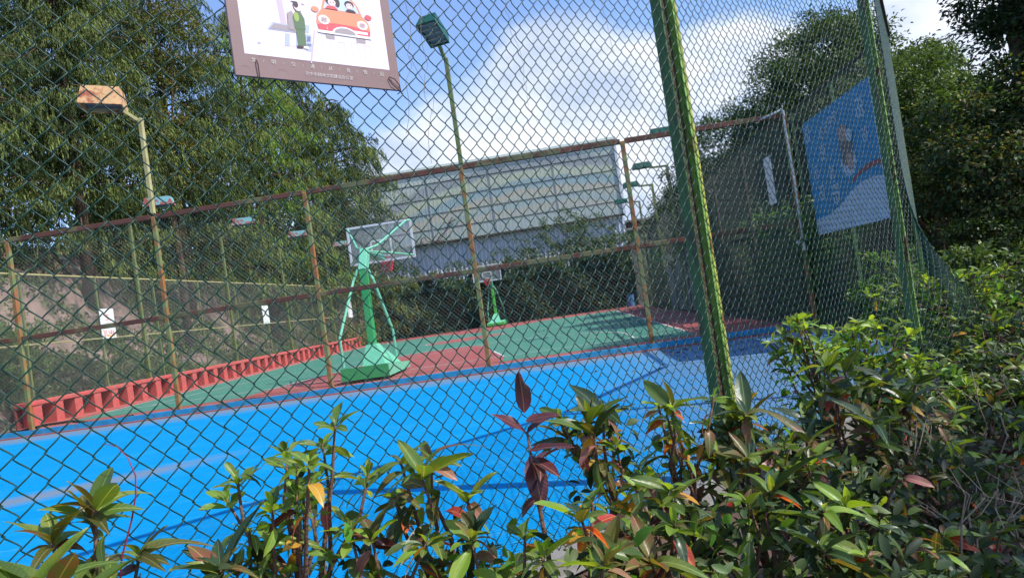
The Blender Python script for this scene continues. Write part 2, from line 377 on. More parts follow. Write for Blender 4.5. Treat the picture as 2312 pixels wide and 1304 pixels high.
# dirt path on the camera side, to the right
mb = MB(); pathm = mat('trodden earth path', (.13, .085, .06), .95, var=.3, vscale=2, bump=.6, bscale=15)
mb.poly([(2.1, -3, -.004), (5.2, -3, -.004), (6.4, 6, -.004), (11, 14, -.004), (9.6, 15, -.004), (4.0, 7.6, -.004), (2.9, 5.6, -.004)], pathm)
structure(mb, 'path')

# ------------------------------------------------------------------ far chain link: straight crossing wires
def cross_wires(p0, p1, z0, z1, d=.085, r=.0017):
    p0 = Vector(p0); p1 = Vector(p1); Ln = (p1-p0).length; u = (p1-p0)/Ln; H = z1-z0
    nrm = np.array([u.y, -u.x, 0]); Vs = []; 
    def seg(a, b, off):
        dd = np.array([b[0]-a[0], b[1]-a[1]]); dd = dd/np.hypot(*dd); pr = np.array([-dd[1], dd[0]])
        for e in (a, b):
            base = np.array([p0.x+u.x*e[0], p0.y+u.y*e[0], z0+e[1]])+nrm*off
            for w in (0, 2.094, 4.189):
                c_, s2 = math.cos(w)*r, math.sin(w)*r
                Vs.append(base+np.array([u.x*pr[0]*c_, u.y*pr[0]*c_, pr[1]*c_])+nrm*s2)
    s0 = -H
    while s0 < Ln:
        for sg in (1, -1):
            # u = s0 + t, v = t  (or v = H - t)
            t0 = max(0, -s0); t1 = min(H, Ln-s0)
            if t1-t0 > .02:
                A = (s0+t0, t0 if sg > 0 else H-t0); B = (s0+t1, t1 if sg > 0 else H-t1); seg(A, B, sg*.002)
        s0 += d
    n = len(Vs)//6; b = (np.arange(n)*6)[:, None]
    F = np.concatenate([b+np.array([[0, 1, 4, 3]]), b+np.array([[1, 2, 5, 4]]), b+np.array([[2, 0, 3, 5]])])
    return Vs, F
def wires(name, parent, p0, p1, z0, z1, mt, d=.085, r=.0017):
    v, f = cross_wires(p0, p1, z0, z1, d, r); return link(name, rawmesh(name, v, f, [mt]), parent)

# ------------------------------------------------------------------ divider fence
FX0, FS, FH, FM = -11.4187, 3.2362, 4.135, 2.046
df = thing('chain_link_fence', 'rusty orange and green post fence dividing the blue court from the red and green court', 'fence', (0, YD, 0))
posts = [FX0+FS*i for i in range(5)]+[4.66]
pm = MB(); pm.box((0, 0, FH/2), (.085, .085, FH), rust, bev=.008); pme = pm.mesh('post')
for i, x in enumerate(posts): link('post', pme, df, (x, 0, 0))
edges = [-13.2]+posts
for z, th in ((FH, .1), (FM, .095)):
    for x0, x1 in zip(edges[:-1], edges[1:]):
        b_ = MB(); g = .0445
        b_.beam((x0+(g if z < FH or True else 0), 0, z), (x1-g, 0, z), .075, th, rustr, .008); b_.build('rail', df)
for x0, x1 in zip(edges[:-1], edges[1:]): wires('wire_mesh', df, (x0+.05, .045, 0), (x1-.05, .045, 0), .13, FH, galv, r=.0016)
# right and left side fences
def side_fence(nm, label, X, y0, y1, H, mid, step, pmt, rmt, side, dd=.085, tall=False, cat='fence'):
    t = thing(nm, label, cat, (X, y0, 0)); n = int(round((y1-y0)/step)); st = (y1-y0)/n
    q = MB(); q.box((0, 0, H/2), (.055, .055, H), pmt, bev=.006); me = q.mesh('post')
    for i in range(n+1): link('post', me, t, (0, i*st, 0))
    rth = .045 if side > 0 else .07
    for z in (H+.03, mid):
        for i in range(n):
            b_ = MB(); b_.beam((0, i*st+.03, z), (0, (i+1)*st-.03, z), .04, rth, rmt, .006); b_.build('rail', t)
    for i in range(n): wires('wire_mesh', t, (side*.04, i*st+.03, 0), (side*.04, (i+1)*st-.03, 0), .05, H, galv, dd, .0019 if side > 0 else .0017)
    return t
side_fence('chain_link_fence', 'tall side fence running away along the right of the basketball court', 4.68, 14.2, 47.2, 4.15, 2.1, 3.2, rustd, rustd, -1, .085)
side_fence('chain_link_fence', 'dark railed side fence that carries the blue billboard beside the blue court', 4.82, 10.0, 14.1, 4.15, 2.1, 2.0, dgreen, rustd, -1, .085)
side_fence('chain_link_fence', 'pale side fence with yellowish rails along the foot of the brown slope', -13.14, 13.5, 47.2, 3.72, 2.0, 2.7, polegreen, polepale, 1, .075)
side_fence('chain_link_fence', 'side fence at the left edge of the blue court under the bright green shrubs', -13.2, 4.5, 13.3, 4.15, 2.05, 2.9, rust, polepale, 1, .085)

# ------------------------------------------------------------------ red balustrade at the left court edge
bt = thing('balustrade', 'low red painted concrete balustrade of upright fins along the left court edge', 'balustrade', (-12.72, 15.35, 0))
q = MB(); q.box((0, 0, .30), (.30, .27, .50), redwall, bev=.006); me = q.mesh('fin')
k = 0; y = .35
while y < 26.5: link('fin', me, bt, (random.uniform(-.012, .012), y+random.uniform(-.02, .02), random.uniform(-.004, .004)), (0, 0, random.uniform(-.03, .03))); y += .70
q = MB(); q.box((0, 13.4, .60), (.34, 26.8, .10), redwall, bev=.012); q.build('top_rail', bt)
q = MB(); q.box((.05, 13.4, .035), (.5, 26.8, .07), redbase, bev=.01); q.build('base_slab', bt)
q = MB(); q.box((-.16, 13.4, .28), (.03, 26.8, .46), mat('shaded red recess wall', (.16, .035, .03), .8, var=.2)); q.build('back_panel', bt)  # panel red darkened to paint in the shade between the fins

# ------------------------------------------------------------------ lamp posts
def lamp(label, base, h, arm, armdir, paint, headm, z0=0, w=.085, tilt=.35, head=(.62, .38, .2), group=None, rise=.35, lens=glassg, louvre=False):
    t = thing('floodlight_pole', label, 'floodlight', base, 0, group)
    q = MB(); q.box((0, 0, z0+(h-z0)/2), (w, w, h-z0), paint, bev=.008); q.build('pole', t)
    d = Vector((armdir[0], armdir[1], 0)).normalized(); e = Vector((0, 0, h-.03))+d*arm+Vector((0, 0, rise))
    q = MB(); q.beam(Vector((0, 0, h-.03))+d*.045, e, w*.7, w*.7, paint); q.build('arm', t)
    ang = math.atan2(d.y, d.x)
    hd = link('lamp_head', None, t, e+d*head[0]*.45+Vector((0, 0, .02))) if False else None
    M = Matrix.Rotation(ang, 3, 'Z') @ Matrix.Rotation(-tilt, 3, 'Y')
    c = e+M @ Vector((head[0]*.45, 0, .03))
    q = MB(); x, y_, z = head[0]/2, head[1]/2, head[2]
    # hood: wider bottom than top, hollow underneath with rim
    B = [(-x, -y_, 0), (x, -y_, 0), (x, y_, 0), (-x, y_, 0)]; T = [(-x*.86, -y_*.8, z), (x*.86, -y_*.8, z), (x*.86, y_*.8, z), (-x*.86, y_*.8, z)]
    Bi = [(a_*.92, b_*.88, 0) for a_, b_, _ in B]; Bd = [(a_*.9, b_*.86, z*.3) for a_, b_, _ in B]
    P = [M @ Vector(p)+c for p in B+T+Bi+Bd]
    F = [[4, 5, 6, 7]]+[[i, (i+1) % 4, 4+(i+1) % 4, 4+i] for i in range(4)]+[[i, 8+i, 8+(i+1) % 4, (i+1) % 4] for i in range(4)]+[[8+i, 12+i, 12+(i+1) % 4, 8+(i+1) % 4] for i in range(4)]
    q.add(P, F, headm); ho = q.build('lamp_head', t)
    q = MB(); P = [M @ Vector((a_*.9, b_*.86, z*.22))+c for a_, b_, _ in B]; q.poly(P[::-1], lens); q.build('lens', ho)
    if louvre:
        for i in range(5):
            yy = -x*.8+i*x*.4
            q = MB(); q.box(M @ Vector((yy, 0, z*.08))+c, (.02, y_*1.7, .03), reflector, M); q.build('louvre_slat', ho)
    return t
lamp('pale yellow floodlight pole with a rusty orange head over the left of the divider fence', (posts[1], YD, 0), 6.2, .30, (-.93, -.36), polepale, orange, z0=FH+.06, rise=.22, head=(.80, .64, .38), tilt=.10)
lamp('green headed floodlight pole rising from the fence post nearest the middle', (posts[3]+.02, YD, 0), 6.35, .22, (-.3, -.95), polegreen, lampgreen, z0=FH+.06, rise=.22, head=(.62, .42, .26), tilt=.5, louvre=True, lens=reflector)
for i, (Y, lb) in enumerate([(20.9, 'teal and rust floodlight seen behind the pale yellow pole'), (26.7, 'rusty teal floodlight second along the left side fence'), (32.3, 'rusty teal floodlight third along the left side fence'), (38.6, 'farthest rusty floodlight on the left side, near the backboard')]):
    lamp(lb, (-13.0, Y, 0), 5.5, .55, (1, .25), polegreen, teal, rise=.38, head=(.85, .5, .26), tilt=-.0, group='floodlights along the left side fence')
for i, (Y, lb) in enumerate([(21.7, 'dark green floodlight on the right beside the big green fence post, highest in view'), (27.3, 'dark green floodlight on a tall right-angled arm right of the grey building'), (31.9, 'green floodlight whose arm crosses the rusty fence post right of the building'), (37.5, 'smallest green floodlight low beside the edge of the grey building')]):
    lamp(lb, (4.5, Y, 0), 5.68, .62, (-1, .02), polegreen, lampgreen, rise=.02, head=(.72, .4, .2), tilt=0, group='floodlights along the right side fence', lens=glassg, w=.1)

# ------------------------------------------------------------------ basketball stands
def hoop(label, loc, rz, postm=mint, lower=mintd):
    """local frame: the board faces +Y, its plane at y=0, the base behind it at y about -2"""
    t = thing('basketball_stand', label, 'basketball hoop', loc, rz)
    # wheeled base: tapered box with sloping top and hollow front
    q = MB()
    P = [(-.56, -3.1, .07), (.56, -3.1, .07), (.56, -1.0, .07), (-.56, -1.0, .07), (-.56, -3.1, .35), (.56, -3.1, .35), (.56, -1.0, .22), (-.56, -1.0, .22)]
    q.add(P, [[3, 2, 1, 0], [0, 1, 5, 4], [1, 2, 6, 5], [2, 3, 7, 6], [3, 0, 4, 7]], mintd if lower is mintd else lower)
    q.add([(-.56, -3.1, .354), (.56, -3.1, .354), (.56, -1.0, .224), (-.56, -1.0, .224)], [[0, 1, 2, 3]], mint); q.add([(.563, -3.1, .07), (.563, -1.0, .07), (.563, -1.0, .22), (.563, -3.1, .35)], [[0, 1, 2, 3]], mint)  # top and right side painted lighter, as if sunlit
    q.build('base', t)
    q = MB()
    P = [(-.22, -2.5, .32), (.34, -2.5, .32), (.42, -1.3, .24), (-.34, -1.3, .24), (-.12, -2.3, .80), (.12, -2.3, .80), (.12, -2.02, .80), (-.12, -2.02, .80)]
    q.add(P, [[0, 1, 5, 4], [1, 2, 6, 5], [2, 3, 7, 6], [3, 0, 4, 7], [4, 5, 6, 7]], mint); q.build('base_housing', t)
    q = MB()   # main column leaning slightly
    q.beam((0, -2.16, .75), (0, -2.05, 2.62), .17, .22, lower, .01); q.build('column', t)
    q = MB()
    q.beam((0, -2.08, 2.55), (0, -1.70, 3.08), .19, .24, postm, .01); q.build('neck', t)
    q = MB(); q.beam((0, -1.78, 3.06), (0, -.12, 3.0), .13, .17, postm, .01); q.build('boom', t)
    for s in (-1, 1):   # rear struts
        q = MB(); q.tube([(s*.50, -3.0 if s < 0 else -2.0, .38), (s*.50, -3.0 if s < 0 else -2.0, 1.05), (s*.24, -2.2, 2.35), (s*.12, -2.12, 2.62)], .033, mint, 8); q.build('strut', t)
    for s in (-1, 1):   # board braces
        q = MB(); q.tube([(0, -1.65, 3.12), (s*.25, -1.45, 3.2), (s*.80, -.2, 3.88), (s*.88, -.05, 3.90)], .028, mint, 8); q.build('board_brace', t)
        q = MB(); q.tube([(0, -1.65, 3.08), (s*.35, -1.2, 3.04), (s*.86, -.06, 2.96)], .022, mint, 8); q.build('board_brace', t)
    # board: frame, clear sheet, target square
    q = MB(); q.box((0, 0, 3.425), (1.74, .012, .99), clearp); bd = q.build('backboard', t)
    q = MB()
    for (c, s2) in (((0, 0, 3.9225), (1.8, .045, .055)), ((0, 0, 2.9275), (1.8, .045, .055)), ((-.8725, 0, 3.425), (.055, .045, .94)), ((.8725, 0, 3.425), (.055, .045, .94))): q.box(c, s2, frameW)
    q.build('board_frame', bd)
    q = MB()
    for (c, s2) in (((0, 0, 3.49), (.59, .022, .045)), ((0, 0, 3.06), (.59, .022, .045)), ((-.2725, 0, 3.275), (.045, .022, .385)), ((.2725, 0, 3.275), (.045, .022, .385))): q.box(c, s2, white)
    q.build('target_square', bd)
    q = MB(); pts = [(.225*math.cos(a_), .38+.225*math.sin(a_), 3.05) for a_ in np.linspace(0, 2*math.pi, 21)]
    q.tube(pts, .011, mat('orange rim paint', (.55, .12, .05), .5), 6, False); q.box((0, .08, 3.04), (.16, .16, .02), MATS['orange rim paint']); rim = q.build('rim', t)
    q = MB(); n = 12
    for i in range(n):
        for sg in (1, -1):
            pl = []
            for k_ in range(5):
                a_ = 2*math.pi*(i+sg*k_*.5)/n; r_ = .22-.028*k_; pl.append((r_*math.cos(a_), .38+r_*math.sin(a_), 3.05-.1*k_))
            q.tube(pl, .009, netred, 4, False)
    q.build('net', rim)
    for s in (-.6, .6):
        for yy in (-2.9, -1.3):
            q = MB(); q.tube([(s*.8-.02, yy, .055), (s*.8+.02, yy, .055)], .055, rustd, 10); q.build('wheel', t)
    return t
hoop('nearer mint green basketball stand just behind the divider fence, seen from the back', (HX, 18.84, .02), 0)
h2 = hoop('far bright green basketball stand against the hedge, facing the camera', (HX, 44.4, .02), math.pi, mint, mintn)
q = MB()
for i in range(4):
    z = 1.95-i*.24
    for (dx, dz, w_, hh) in ((-.04, .05, .10, .02), (.0, 0, .02, .15), (-.03, -.05, .12, .02), (.05, .02, .02, .1)): q.box((dx, -2.12+.0-.0, z+dz), (w_, .004, hh), white)
q.v = [(x, y_+.12-(2.0-z)*.116, z) for x, y_, z in q.v]
q.build('column_lettering', h2)

# ------------------------------------------------------------------ grey building with the big banner behind the far hedge
BY = 55.0
bwall = mat('pale corrugated sheet', (.50, .53, .58), .6, var=.1, vscale=1, stretch=(1, 1, .2))
trimm = mat('pale green trim', (.70, .75, .66), .6, var=.1)
bld = thing('sports_hall', 'grey corrugated hall with a long faded banner beyond the far hedge', 'building', (0, BY, 0))
def corrug(x0, x1, z0, z1, pitch, dep, mt, name, parent, y=0):
    n = int((x1-x0)/pitch); X = []; 
    for i in range(n):
        a_ = x0+i*pitch; X += [(a_, 0), (a_+pitch*.55, 0), (a_+pitch*.68, -dep), (a_+pitch*.87, -dep)]
    X.append((x0+n*pitch, 0)); P = [(a_, y+b_, z0) for a_, b_ in X]+[(a_, y+b_, z1) for a_, b_ in X]; m_ = len(X)
    q = MB(); q.add(P, [[i, i+1, m_+i+1, m_+i] for i in range(m_-1)], mt); return q.build(name, parent)
corrug(-14.6, 5.3, 0, 6.8, .33, .05, bwall, 'corrugated_wall', bld)
q = MB(); q.box((-4.65, 9, 3.3), (19.9, 17.9, 6.6), bwall); q.build('wall', bld)
# banner: arched bands of faded colour printed on translucent sheet
bm = D.materials.new('faded arched banner print'); bm.use_nodes = True; t = bm.node_tree; p = t.nodes['Principled BSDF']; k = t.links
tcn = t.nodes.new('ShaderNodeTexCoord'); sx = t.nodes.new('ShaderNodeSeparateXYZ'); k.new(tcn.outputs['Object'], sx.inputs[0])
def M2(op, a_, b_):
    n = t.nodes.new('ShaderNodeMath'); n.operation = op
    for i, v in enumerate((a_, b_)):
        if isinstance(v, (int, float)): n.inputs[i].default_value = v
        else: k.new(v, n.inputs[i])
    return n.outputs[0]
u_ = M2('DIVIDE', M2('ADD', sx.outputs[0], 1.5), 14.5); arch = M2('ADD', M2('SUBTRACT', sx.outputs[2], 6.8), M2('MULTIPLY', M2('MULTIPLY', u_, u_), 3.4))
nz = t.nodes.new('ShaderNodeTexNoise'); nz.inputs['Scale'].default_value = .5; nz.inputs['Detail'].default_value = 6; k.new(tcn.outputs['Object'], nz.inputs['Vector'])
arch = M2('ADD', arch, M2('MULTIPLY', M2('SUBTRACT', nz.outputs[0], .5), 1.0))
rmp = t.nodes.new('ShaderNodeValToRGB'); k.new(M2('DIVIDE', arch, 6.2), rmp.inputs[0])
E_ = rmp.color_ramp.elements; E_[0].position = 0; E_[0].color = (.42, .47, .42, 1); E_[1].position = 1; E_[1].color = (.58, .63, .52, 1)
for pos, c in ((.18, (.28, .32, .27)), (.27, (.36, .30, .20)), (.33, (.20, .29, .28)), (.42, (.35, .33, .22)), (.47, (.40, .30, .17)), (.53, (.15, .27, .29)), (.60, (.13, .24, .26)), (.64, (.36, .38, .22)), (.72, (.38, .40, .24)), (.76, (.17, .18, .18)), (.86, (.20, .21, .21)), (.9, (.38, .42, .33))):
    e = E_.new(pos); e.color = (*[v*1.55*.6+.40*q_ for v, q_ in zip(c, (.42, .46, .40))], 1)
k.new(rmp.outputs[0], p.inputs['Base Color']); p.inputs['Roughness'].default_value = .45
q = MB(); q.box((-4.65, -.45, 9.75), (19.9, .12, 5.7), bm); bn = q.build('banner', bld)
q = MB(); q.box((-4.65, -.47, 12.72), (20.2, .5, .22), trimm, bev=.02); q.build('roof_trim', bld)
q = MB(); q.box((-4.65, 9, 12.3), (19.9, 18, .4), trimm); q.build('roof', bld)
q = MB(); q.box((-4.65, -.3, 6.84), (20.0, .5, .12), rustd); q.build('banner_ledge', bld)
for x in (-14.62, 5.32): q = MB(); q.box((x, -.52, 9.8), (.22, .18, 5.9), frameW, bev=.01); q.build('banner_post', bld)
for z in (7.9, 9.1, 10.3, 11.5):
    q = MB(); q.box((-4.65, -.525, z), (19.6, .03, .05), rustd); q.build('banner_seam', bld)
for x in (-9.5, -4.6, .4):
    q = MB(); q.box((x, -.53, 9.7), (.1, .04, 5.5), mat('grey steel strip', (.25, .27, .28), .6)); q.build('banner_mullion', bld)
q = MB()
for i in range(60):
    q.box((-14.4+i*.33, -.518, 9.75), (.03, .015, 5.6), bwall)
q.build('banner_ribs', bld, kind='stuff')
q = MB()   # dry vine across the banner's lower edge
q.tube([(-9.4, -.6, 6.9), (-9.0, -.62, 7.3), (-8.4, -.62, 7.7), (-8.1, -.62, 8.3), (-7.9, -.62, 8.6), (-7.6, -.62, 8.4), (-8.2, -.62, 8.25)], .04, rustd, 5)
q.tube([(-10.6, -.6, 6.9), (-10.5, -.62, 7.3), (-10.2, -.62, 7.4), (-10.0, -.62, 7.0), (-8.8, -.62, 6.95), (-8.2, -.62, 7.2)], .035, rustd, 5)
link('dry_vine', q.mesh('dry_vine'), loc=(0, BY, 0), label='dry brown vine curling over the lower edge of the faded banner', category='vine')
# low terraced sheds right of the hall
sh = thing('terraced_shed', 'low stepped sheds with pale flat roofs right of the grey hall', 'shed', (9.2, 60, 0))
for i, (w_, z, yy) in enumerate(((7, 7.2, 6), (7.2, 6.3, 4), (7.4, 5.4, 2), (7.6, 4.5, 0))):
    q = MB(); q.box((0, yy, z), (w_, 2.6, .18), concrete, bev=.02); q.build('roof', sh)
    q = MB(); q.box((0, yy+.4, z/2-.1), (w_-.4, 1.6, z-.02), mat('brown shed wall', (.10, .08, .065), .9, var=.3)); q.build('wall', sh)

# weathered upright sheets leaning behind the right side fence
ws = thing('sheet_screen', 'weathered grey upright sheets standing behind the fence at the far right corner of the court', 'screen', (4.95, 27, 0))
gs = mat('weathered grey sheet', (.42, .42, .42), .85, var=.35, vscale=2, stretch=(1, 1, .25))
for i in range(9):
    q = MB(); h_ = 2.2+.35*random.random(); q.box((0.02*(i % 2), i*.92, h_/2), (.03, .88, h_), gs); q.build('panel', ws)

# blue bin in the far corner
bn_ = thing('litter_bin', 'small blue bin against the hedge at the far right corner', 'bin', (4.1, 46.6, .02))
q = MB(); bb = mat('blue plastic', (.05, .16, .32), .5)
ring = [(.26*math.cos(i*math.pi/6), .26*math.sin(i*math.pi/6)) for i in range(12)]
q.add([(x*.8, y_*.8, 0) for x, y_ in ring]+[(x, y_, .75) for x, y_ in ring]+[(x*.9, y_*.9, .75) for x, y_ in ring]+[(x*.7, y_*.7, .06) for x, y_ in ring],
      [[i, (i+1) % 12, 12+(i+1) % 12, 12+i] for i in range(12)]+[[12+i, 12+(i+1) % 12, 24+(i+1) % 12, 24+i] for i in range(12)]+[[24+i, 24+(i+1) % 12, 36+(i+1) % 12, 36+i] for i in range(12)]+[[36+i for i in range(12)]], bb); q.build('tub', bn_)
q = MB(); q.tube([(.27*math.cos(a_), .27*math.sin(a_), .75) for a_ in np.linspace(0, 6.283, 17)], .018, bb, 6, False); q.build('rim', bn_)

# ------------------------------------------------------------------ near fence: interlocked wires
def wire_fabric(path, z0, z1, w, dv, r, disp, amp=.0048):
    """path(u) -> point & normal arrays; every wire zigzags and hooks its neighbour"""
    L_, P, Nn = path
    ncol = int(L_/w); nh = int((z1-z0)/(dv/2)); K = 4
    k_ = np.arange(nh*K+1); ph = k_/K
    Vs = []; Fs = []; base = 0
    tri = 1-np.abs((ph % 2)-1)*1.0        # 0..1..0
    sm = .5-.5*np.cos(np.pi*tri); zz = .72*tri+.28*sm
    side = np.where((ph % 2) < 1, 1, -1)*np.sin(np.pi*(ph % 1))
    ng = 5
    ang = np.arange(ng)*2*np.pi/ng
    for i in range(ncol):
        s = 1 if i % 2 == 0 else -1; jv, ju = random.gauss(0, .0035), random.gauss(0, .0016)
        u = (i+.5)*w + ju + s*(zz-.5)*w*1.12
        v = z0+jv+ph*dv/2
        n = side*s*amp
        p, q, nn = P(u), None, Nn(u)
        X = p[:, 0]+nn[:, 0]*n; Y = p[:, 1]+nn[:, 1]*n; Z = v.copy()
        dx, dy, dz = disp(u, v); X = X+dx; Y = Y+dy; Z = Z+dz
        ctr = np.stack([X, Y, Z], 1)
        T = np.gradient(ctr, axis=0); T /= np.linalg.norm(T, axis=1)[:, None]
        A = np.stack([nn[:, 0], nn[:, 1], 0*n], 1); A -= T*(A*T).sum(1)[:, None]; A /= np.linalg.norm(A, axis=1)[:, None]; B = np.cross(T, A)
        ringv = ctr[:, None]+r*(np.cos(ang)[None, :, None]*A[:, None]+np.sin(ang)[None, :, None]*B[:, None])
        m_ = len(ctr); Vs.append(ringv.reshape(-1, 3))
        i0 = (np.arange(m_-1)*ng)[:, None]+np.arange(ng)[None]; i1 = (np.arange(m_-1)*ng)[:, None]+(np.arange(ng)[None]+1) % ng
        Fs.append(np.stack([i0, i1, i1+ng, i0+ng], -1).reshape(-1, 4)+base); base += m_*ng
    return np.concatenate(Vs), np.concatenate(Fs)
nfence = thing('chain_link_fence', 'dark green chain link fence close in front of the camera with I-beam posts', 'fence', NF0)
def straight(t0, t1):
    def P(u): return np.stack([NF0.x+NFD.x*(t0+u), NF0.y+NFD.y*(t0+u)], 1)
    def N_(u): return np.tile([[NFN.x, NFN.y]], (len(u), 1))
    return (t1-t0, P, N_)
def wob(t0):
    def f(u, v):
        t = t0+u
        n = .012*np.sin(t*2.1+v*1.3)+.008*np.sin(t*5.3-v*2.2+1)
        uu = .006*np.sin(v*3.1+t*1.7)+.004*np.sin(v*7.3)
        bul = np.clip((t-3.1)/1.7, 0, 1)**2*.44*np.exp(-((v-.45)/.72)**2)     # slack mesh belly by the corner post
        n = n+bul*.9; uu = uu+bul*.75*np.clip((t-3.5)/1.3, 0, 1)
        return NFN.x*n+NFD.x*uu-NF0.x*0, NFN.y*n+NFD.y*uu, .012*np.sin(t*1.9)+.004*np.sin(v*5+t*3)
    return f
T1, T2 = 1.64, 4.74
for t0, t1, w_ in ((-2.75, T1, .0408), (T1, T2+.10, .0360)):
    v_, f_ = wire_fabric(straight(t0, t1), .06, 4.15, w_, .089, .0026, wob(t0))
    v_ -= np.array([NF0.x, NF0.y, 0]); link('wire_mesh', rawmesh('wire_mesh', v_, f_, [pvc], smooth=True), nfence)
# return panel from the corner post to the court side fence
RC = nf(T2+.08, 0, .0); RE = Vector((4.80, 9.9, 0)); RDv = (RE-RC); RL = RDv.length; RDv.normalize(); RN = Vector((RDv.y, -RDv.x, 0))
def Pp(u): return np.stack([RC.x+RDv.x*u, RC.y+RDv.y*u], 1)
def Np(u): return np.tile([[RN.x, RN.y]], (len(u), 1))
def dsp(u, v):
    b_ = np.exp(-u/1.5)*.42*np.exp(-((v-.45)/.72)**2)
    return RN.x*b_*1.2, RN.y*b_*1.2, 0*u
v_, f_ = wire_fabric((RL, Pp, Np), .06, 4.15, .04, .089, .0025, dsp); v_ -= np.array([NF0.x, NF0.y, 0])
link('wire_mesh', rawmesh('wire_mesh', v_, f_, [pvc], smooth=True), nfence)
# posts behind the mesh
Mz = Matrix.Rotation(math.atan2(NFD.y, NFD.x), 3, 'Z')
def ibeam(t, w=.105, d=.075, H=4.15, bar=True):
    c = nf(t, 0, -.075)-NF0
    po = MB()
    for s, mt in ((-1, dgreen), (1, pgreen)): po.box(c+Mz @ Vector((s*w/2, 0, H/2)), (.012, d, H), mt, Mz)  # sun and shade painted in: left flange darker, right flange brighter
    po.box(c+Mz @ Vector((0, 0, H/2)), (w-.013, .008, H), rustd, Mz)
    po.box(c+Mz @ Vector((-w/2+.026, -d/2-.004+.05, H/2)), (.026, .01, H), dgreen, Mz)
    po.box(c+Mz @ Vector((w/2+.006, -d/2-.006, H/2)), (.02, .010, H), pgreen, Mz)
    p_ = po.build('post', nfence)
    if bar:
        b_ = MB(); b_.box(c+Mz @ Vector((w/2+.036, -d/2-.004, H/2)), (.022, .012, H), pyel, Mz); b_.box(c+Mz @ Vector((w/2+.026, -d/2+.015, H/2)), (.006, .025, H), rustd, Mz); b_.build('tension_bar', nfence)
ibeam(T1); ibeam(T2, .07, .06, bar=False)
q = MB(); q.beam(nf(-2.75, 4.16, -.03)-NF0, nf(T2, 4.16, -.03)-NF0, .07, .07, rustd, .006); q.build('top_rail', nfence)
q = MB(); q.beam(RC-NF0+Vector((.03, .05, 4.16)), RE-NF0+Vector((0, 0, 4.16)), .07, .07, rustd, .006); q.build('top_rail', nfence)

# ------------------------------------------------------------------ poster tied to the near mesh
SG = thing('poster_board', 'pink and brown public notice board with a cartoon car and pedestrian tied to the mesh', 'notice board', nf(-1.205, 2.272, .03), math.atan2(NFD.y, NFD.x))
SW = .715
brown = mat('brown poster border', (.235, .155, .15), .5, var=.05); pink = mat('pale pink poster', (.76, .67, .77), .4)
q = MB(); q.box((SW/2, 0, .5), (SW, .012, 1.0), brown, bev=.002); q.build('board', SG)
def onp(x, z, l=0): return (x, -.0068-.0006*l, z)
q = MB(); q.poly([onp(.045, .087), onp(SW-.045, .087), onp(SW-.045, .96), onp(.045, .96)], pink); q.build('poster_sheet', SG)
TF = (0, 0, 1, 0, 0)
def shp(q, pts, mt, l): q.poly([onp(TF[0]+(x-TF[3])*TF[2], TF[1]+(z-TF[4])*TF[2]*(TF[5] if len(TF) > 5 else 1), l) for x, z in pts], mt)
def ell(cx_, cz, rx, rz_, n=18, a0=0, a1=360): return [(cx_+rx*math.cos(RAD(a0+(a1-a0)*i/n)), cz+rz_*math.sin(RAD(a0+(a1-a0)*i/n))) for i in range(n if a1-a0 >= 360 else n+1)]
I_ = lambda n, c, r=.5: mat('ink '+n, c, r)
ired, iora, iorl, ibl, iwh, igr, idk, isk, ipu, ig1, ig2, ibs = I_('red', (.70, .10, .12)), I_('orange', (.80, .28, .16)), I_('light orange', (.85, .45, .25)), I_('pale blue', (.50, .62, .80)), I_('white', (.85, .84, .86)), I_('grey', (.35, .30, .32)), I_('dark', (.06, .04, .05)), I_('skin', (.83, .62, .60)), I_('lilac', (.55, .45, .68)), I_('green', (.10, .17, .09)), I_('lime', (.30, .42, .10)), I_('blue shade', (.42, .48, .66))
# car
cxx, cz = .50, .335
TF = (.478, .2505, .83, .50, .335, .78)
q = MB()
shp(q, [(cxx-.105, cz-.095), (cxx-.06, cz-.095), (cxx-.057, cz-.05), (cxx-.11, cz-.05)], igr, 1); shp(q, [(cxx+.06, cz-.095), (cxx+.11, cz-.095), (cxx+.115, cz-.05), (cxx+.06, cz-.05)], igr, 1)
q.build('tyre_print', SG)
q = MB()
shp(q, [(cxx-.135, cz-.06), (cxx+.14, cz-.06), (cxx+.148, cz), (cxx+.142, cz+.045), (cxx+.11, cz+.09), (cxx+.095, cz+.145), (cxx+.06, cz+.195), (cxx, cz+.21), (cxx-.06, cz+.20), (cxx-.095, cz+.16), (cxx-.11, cz+.095), (cxx-.14, cz+.05), (cxx-.146, cz)], iora, 2)
shp(q, [(cxx-.135, cz-.058), (cxx+.14, cz-.058), (cxx+.146, cz-.01), (cxx+.05, cz+.01), (cxx-.05, cz+.012), (cxx-.143, cz-.008)], ired, 3)
shp(q, [(cxx-.10, cz+.10), (cxx+.095, cz+.10), (cxx+.08, cz+.15), (cxx+.05, cz+.185), (cxx, cz+.195), (cxx-.05, cz+.188), (cxx-.085, cz+.15)], ibl, 3)
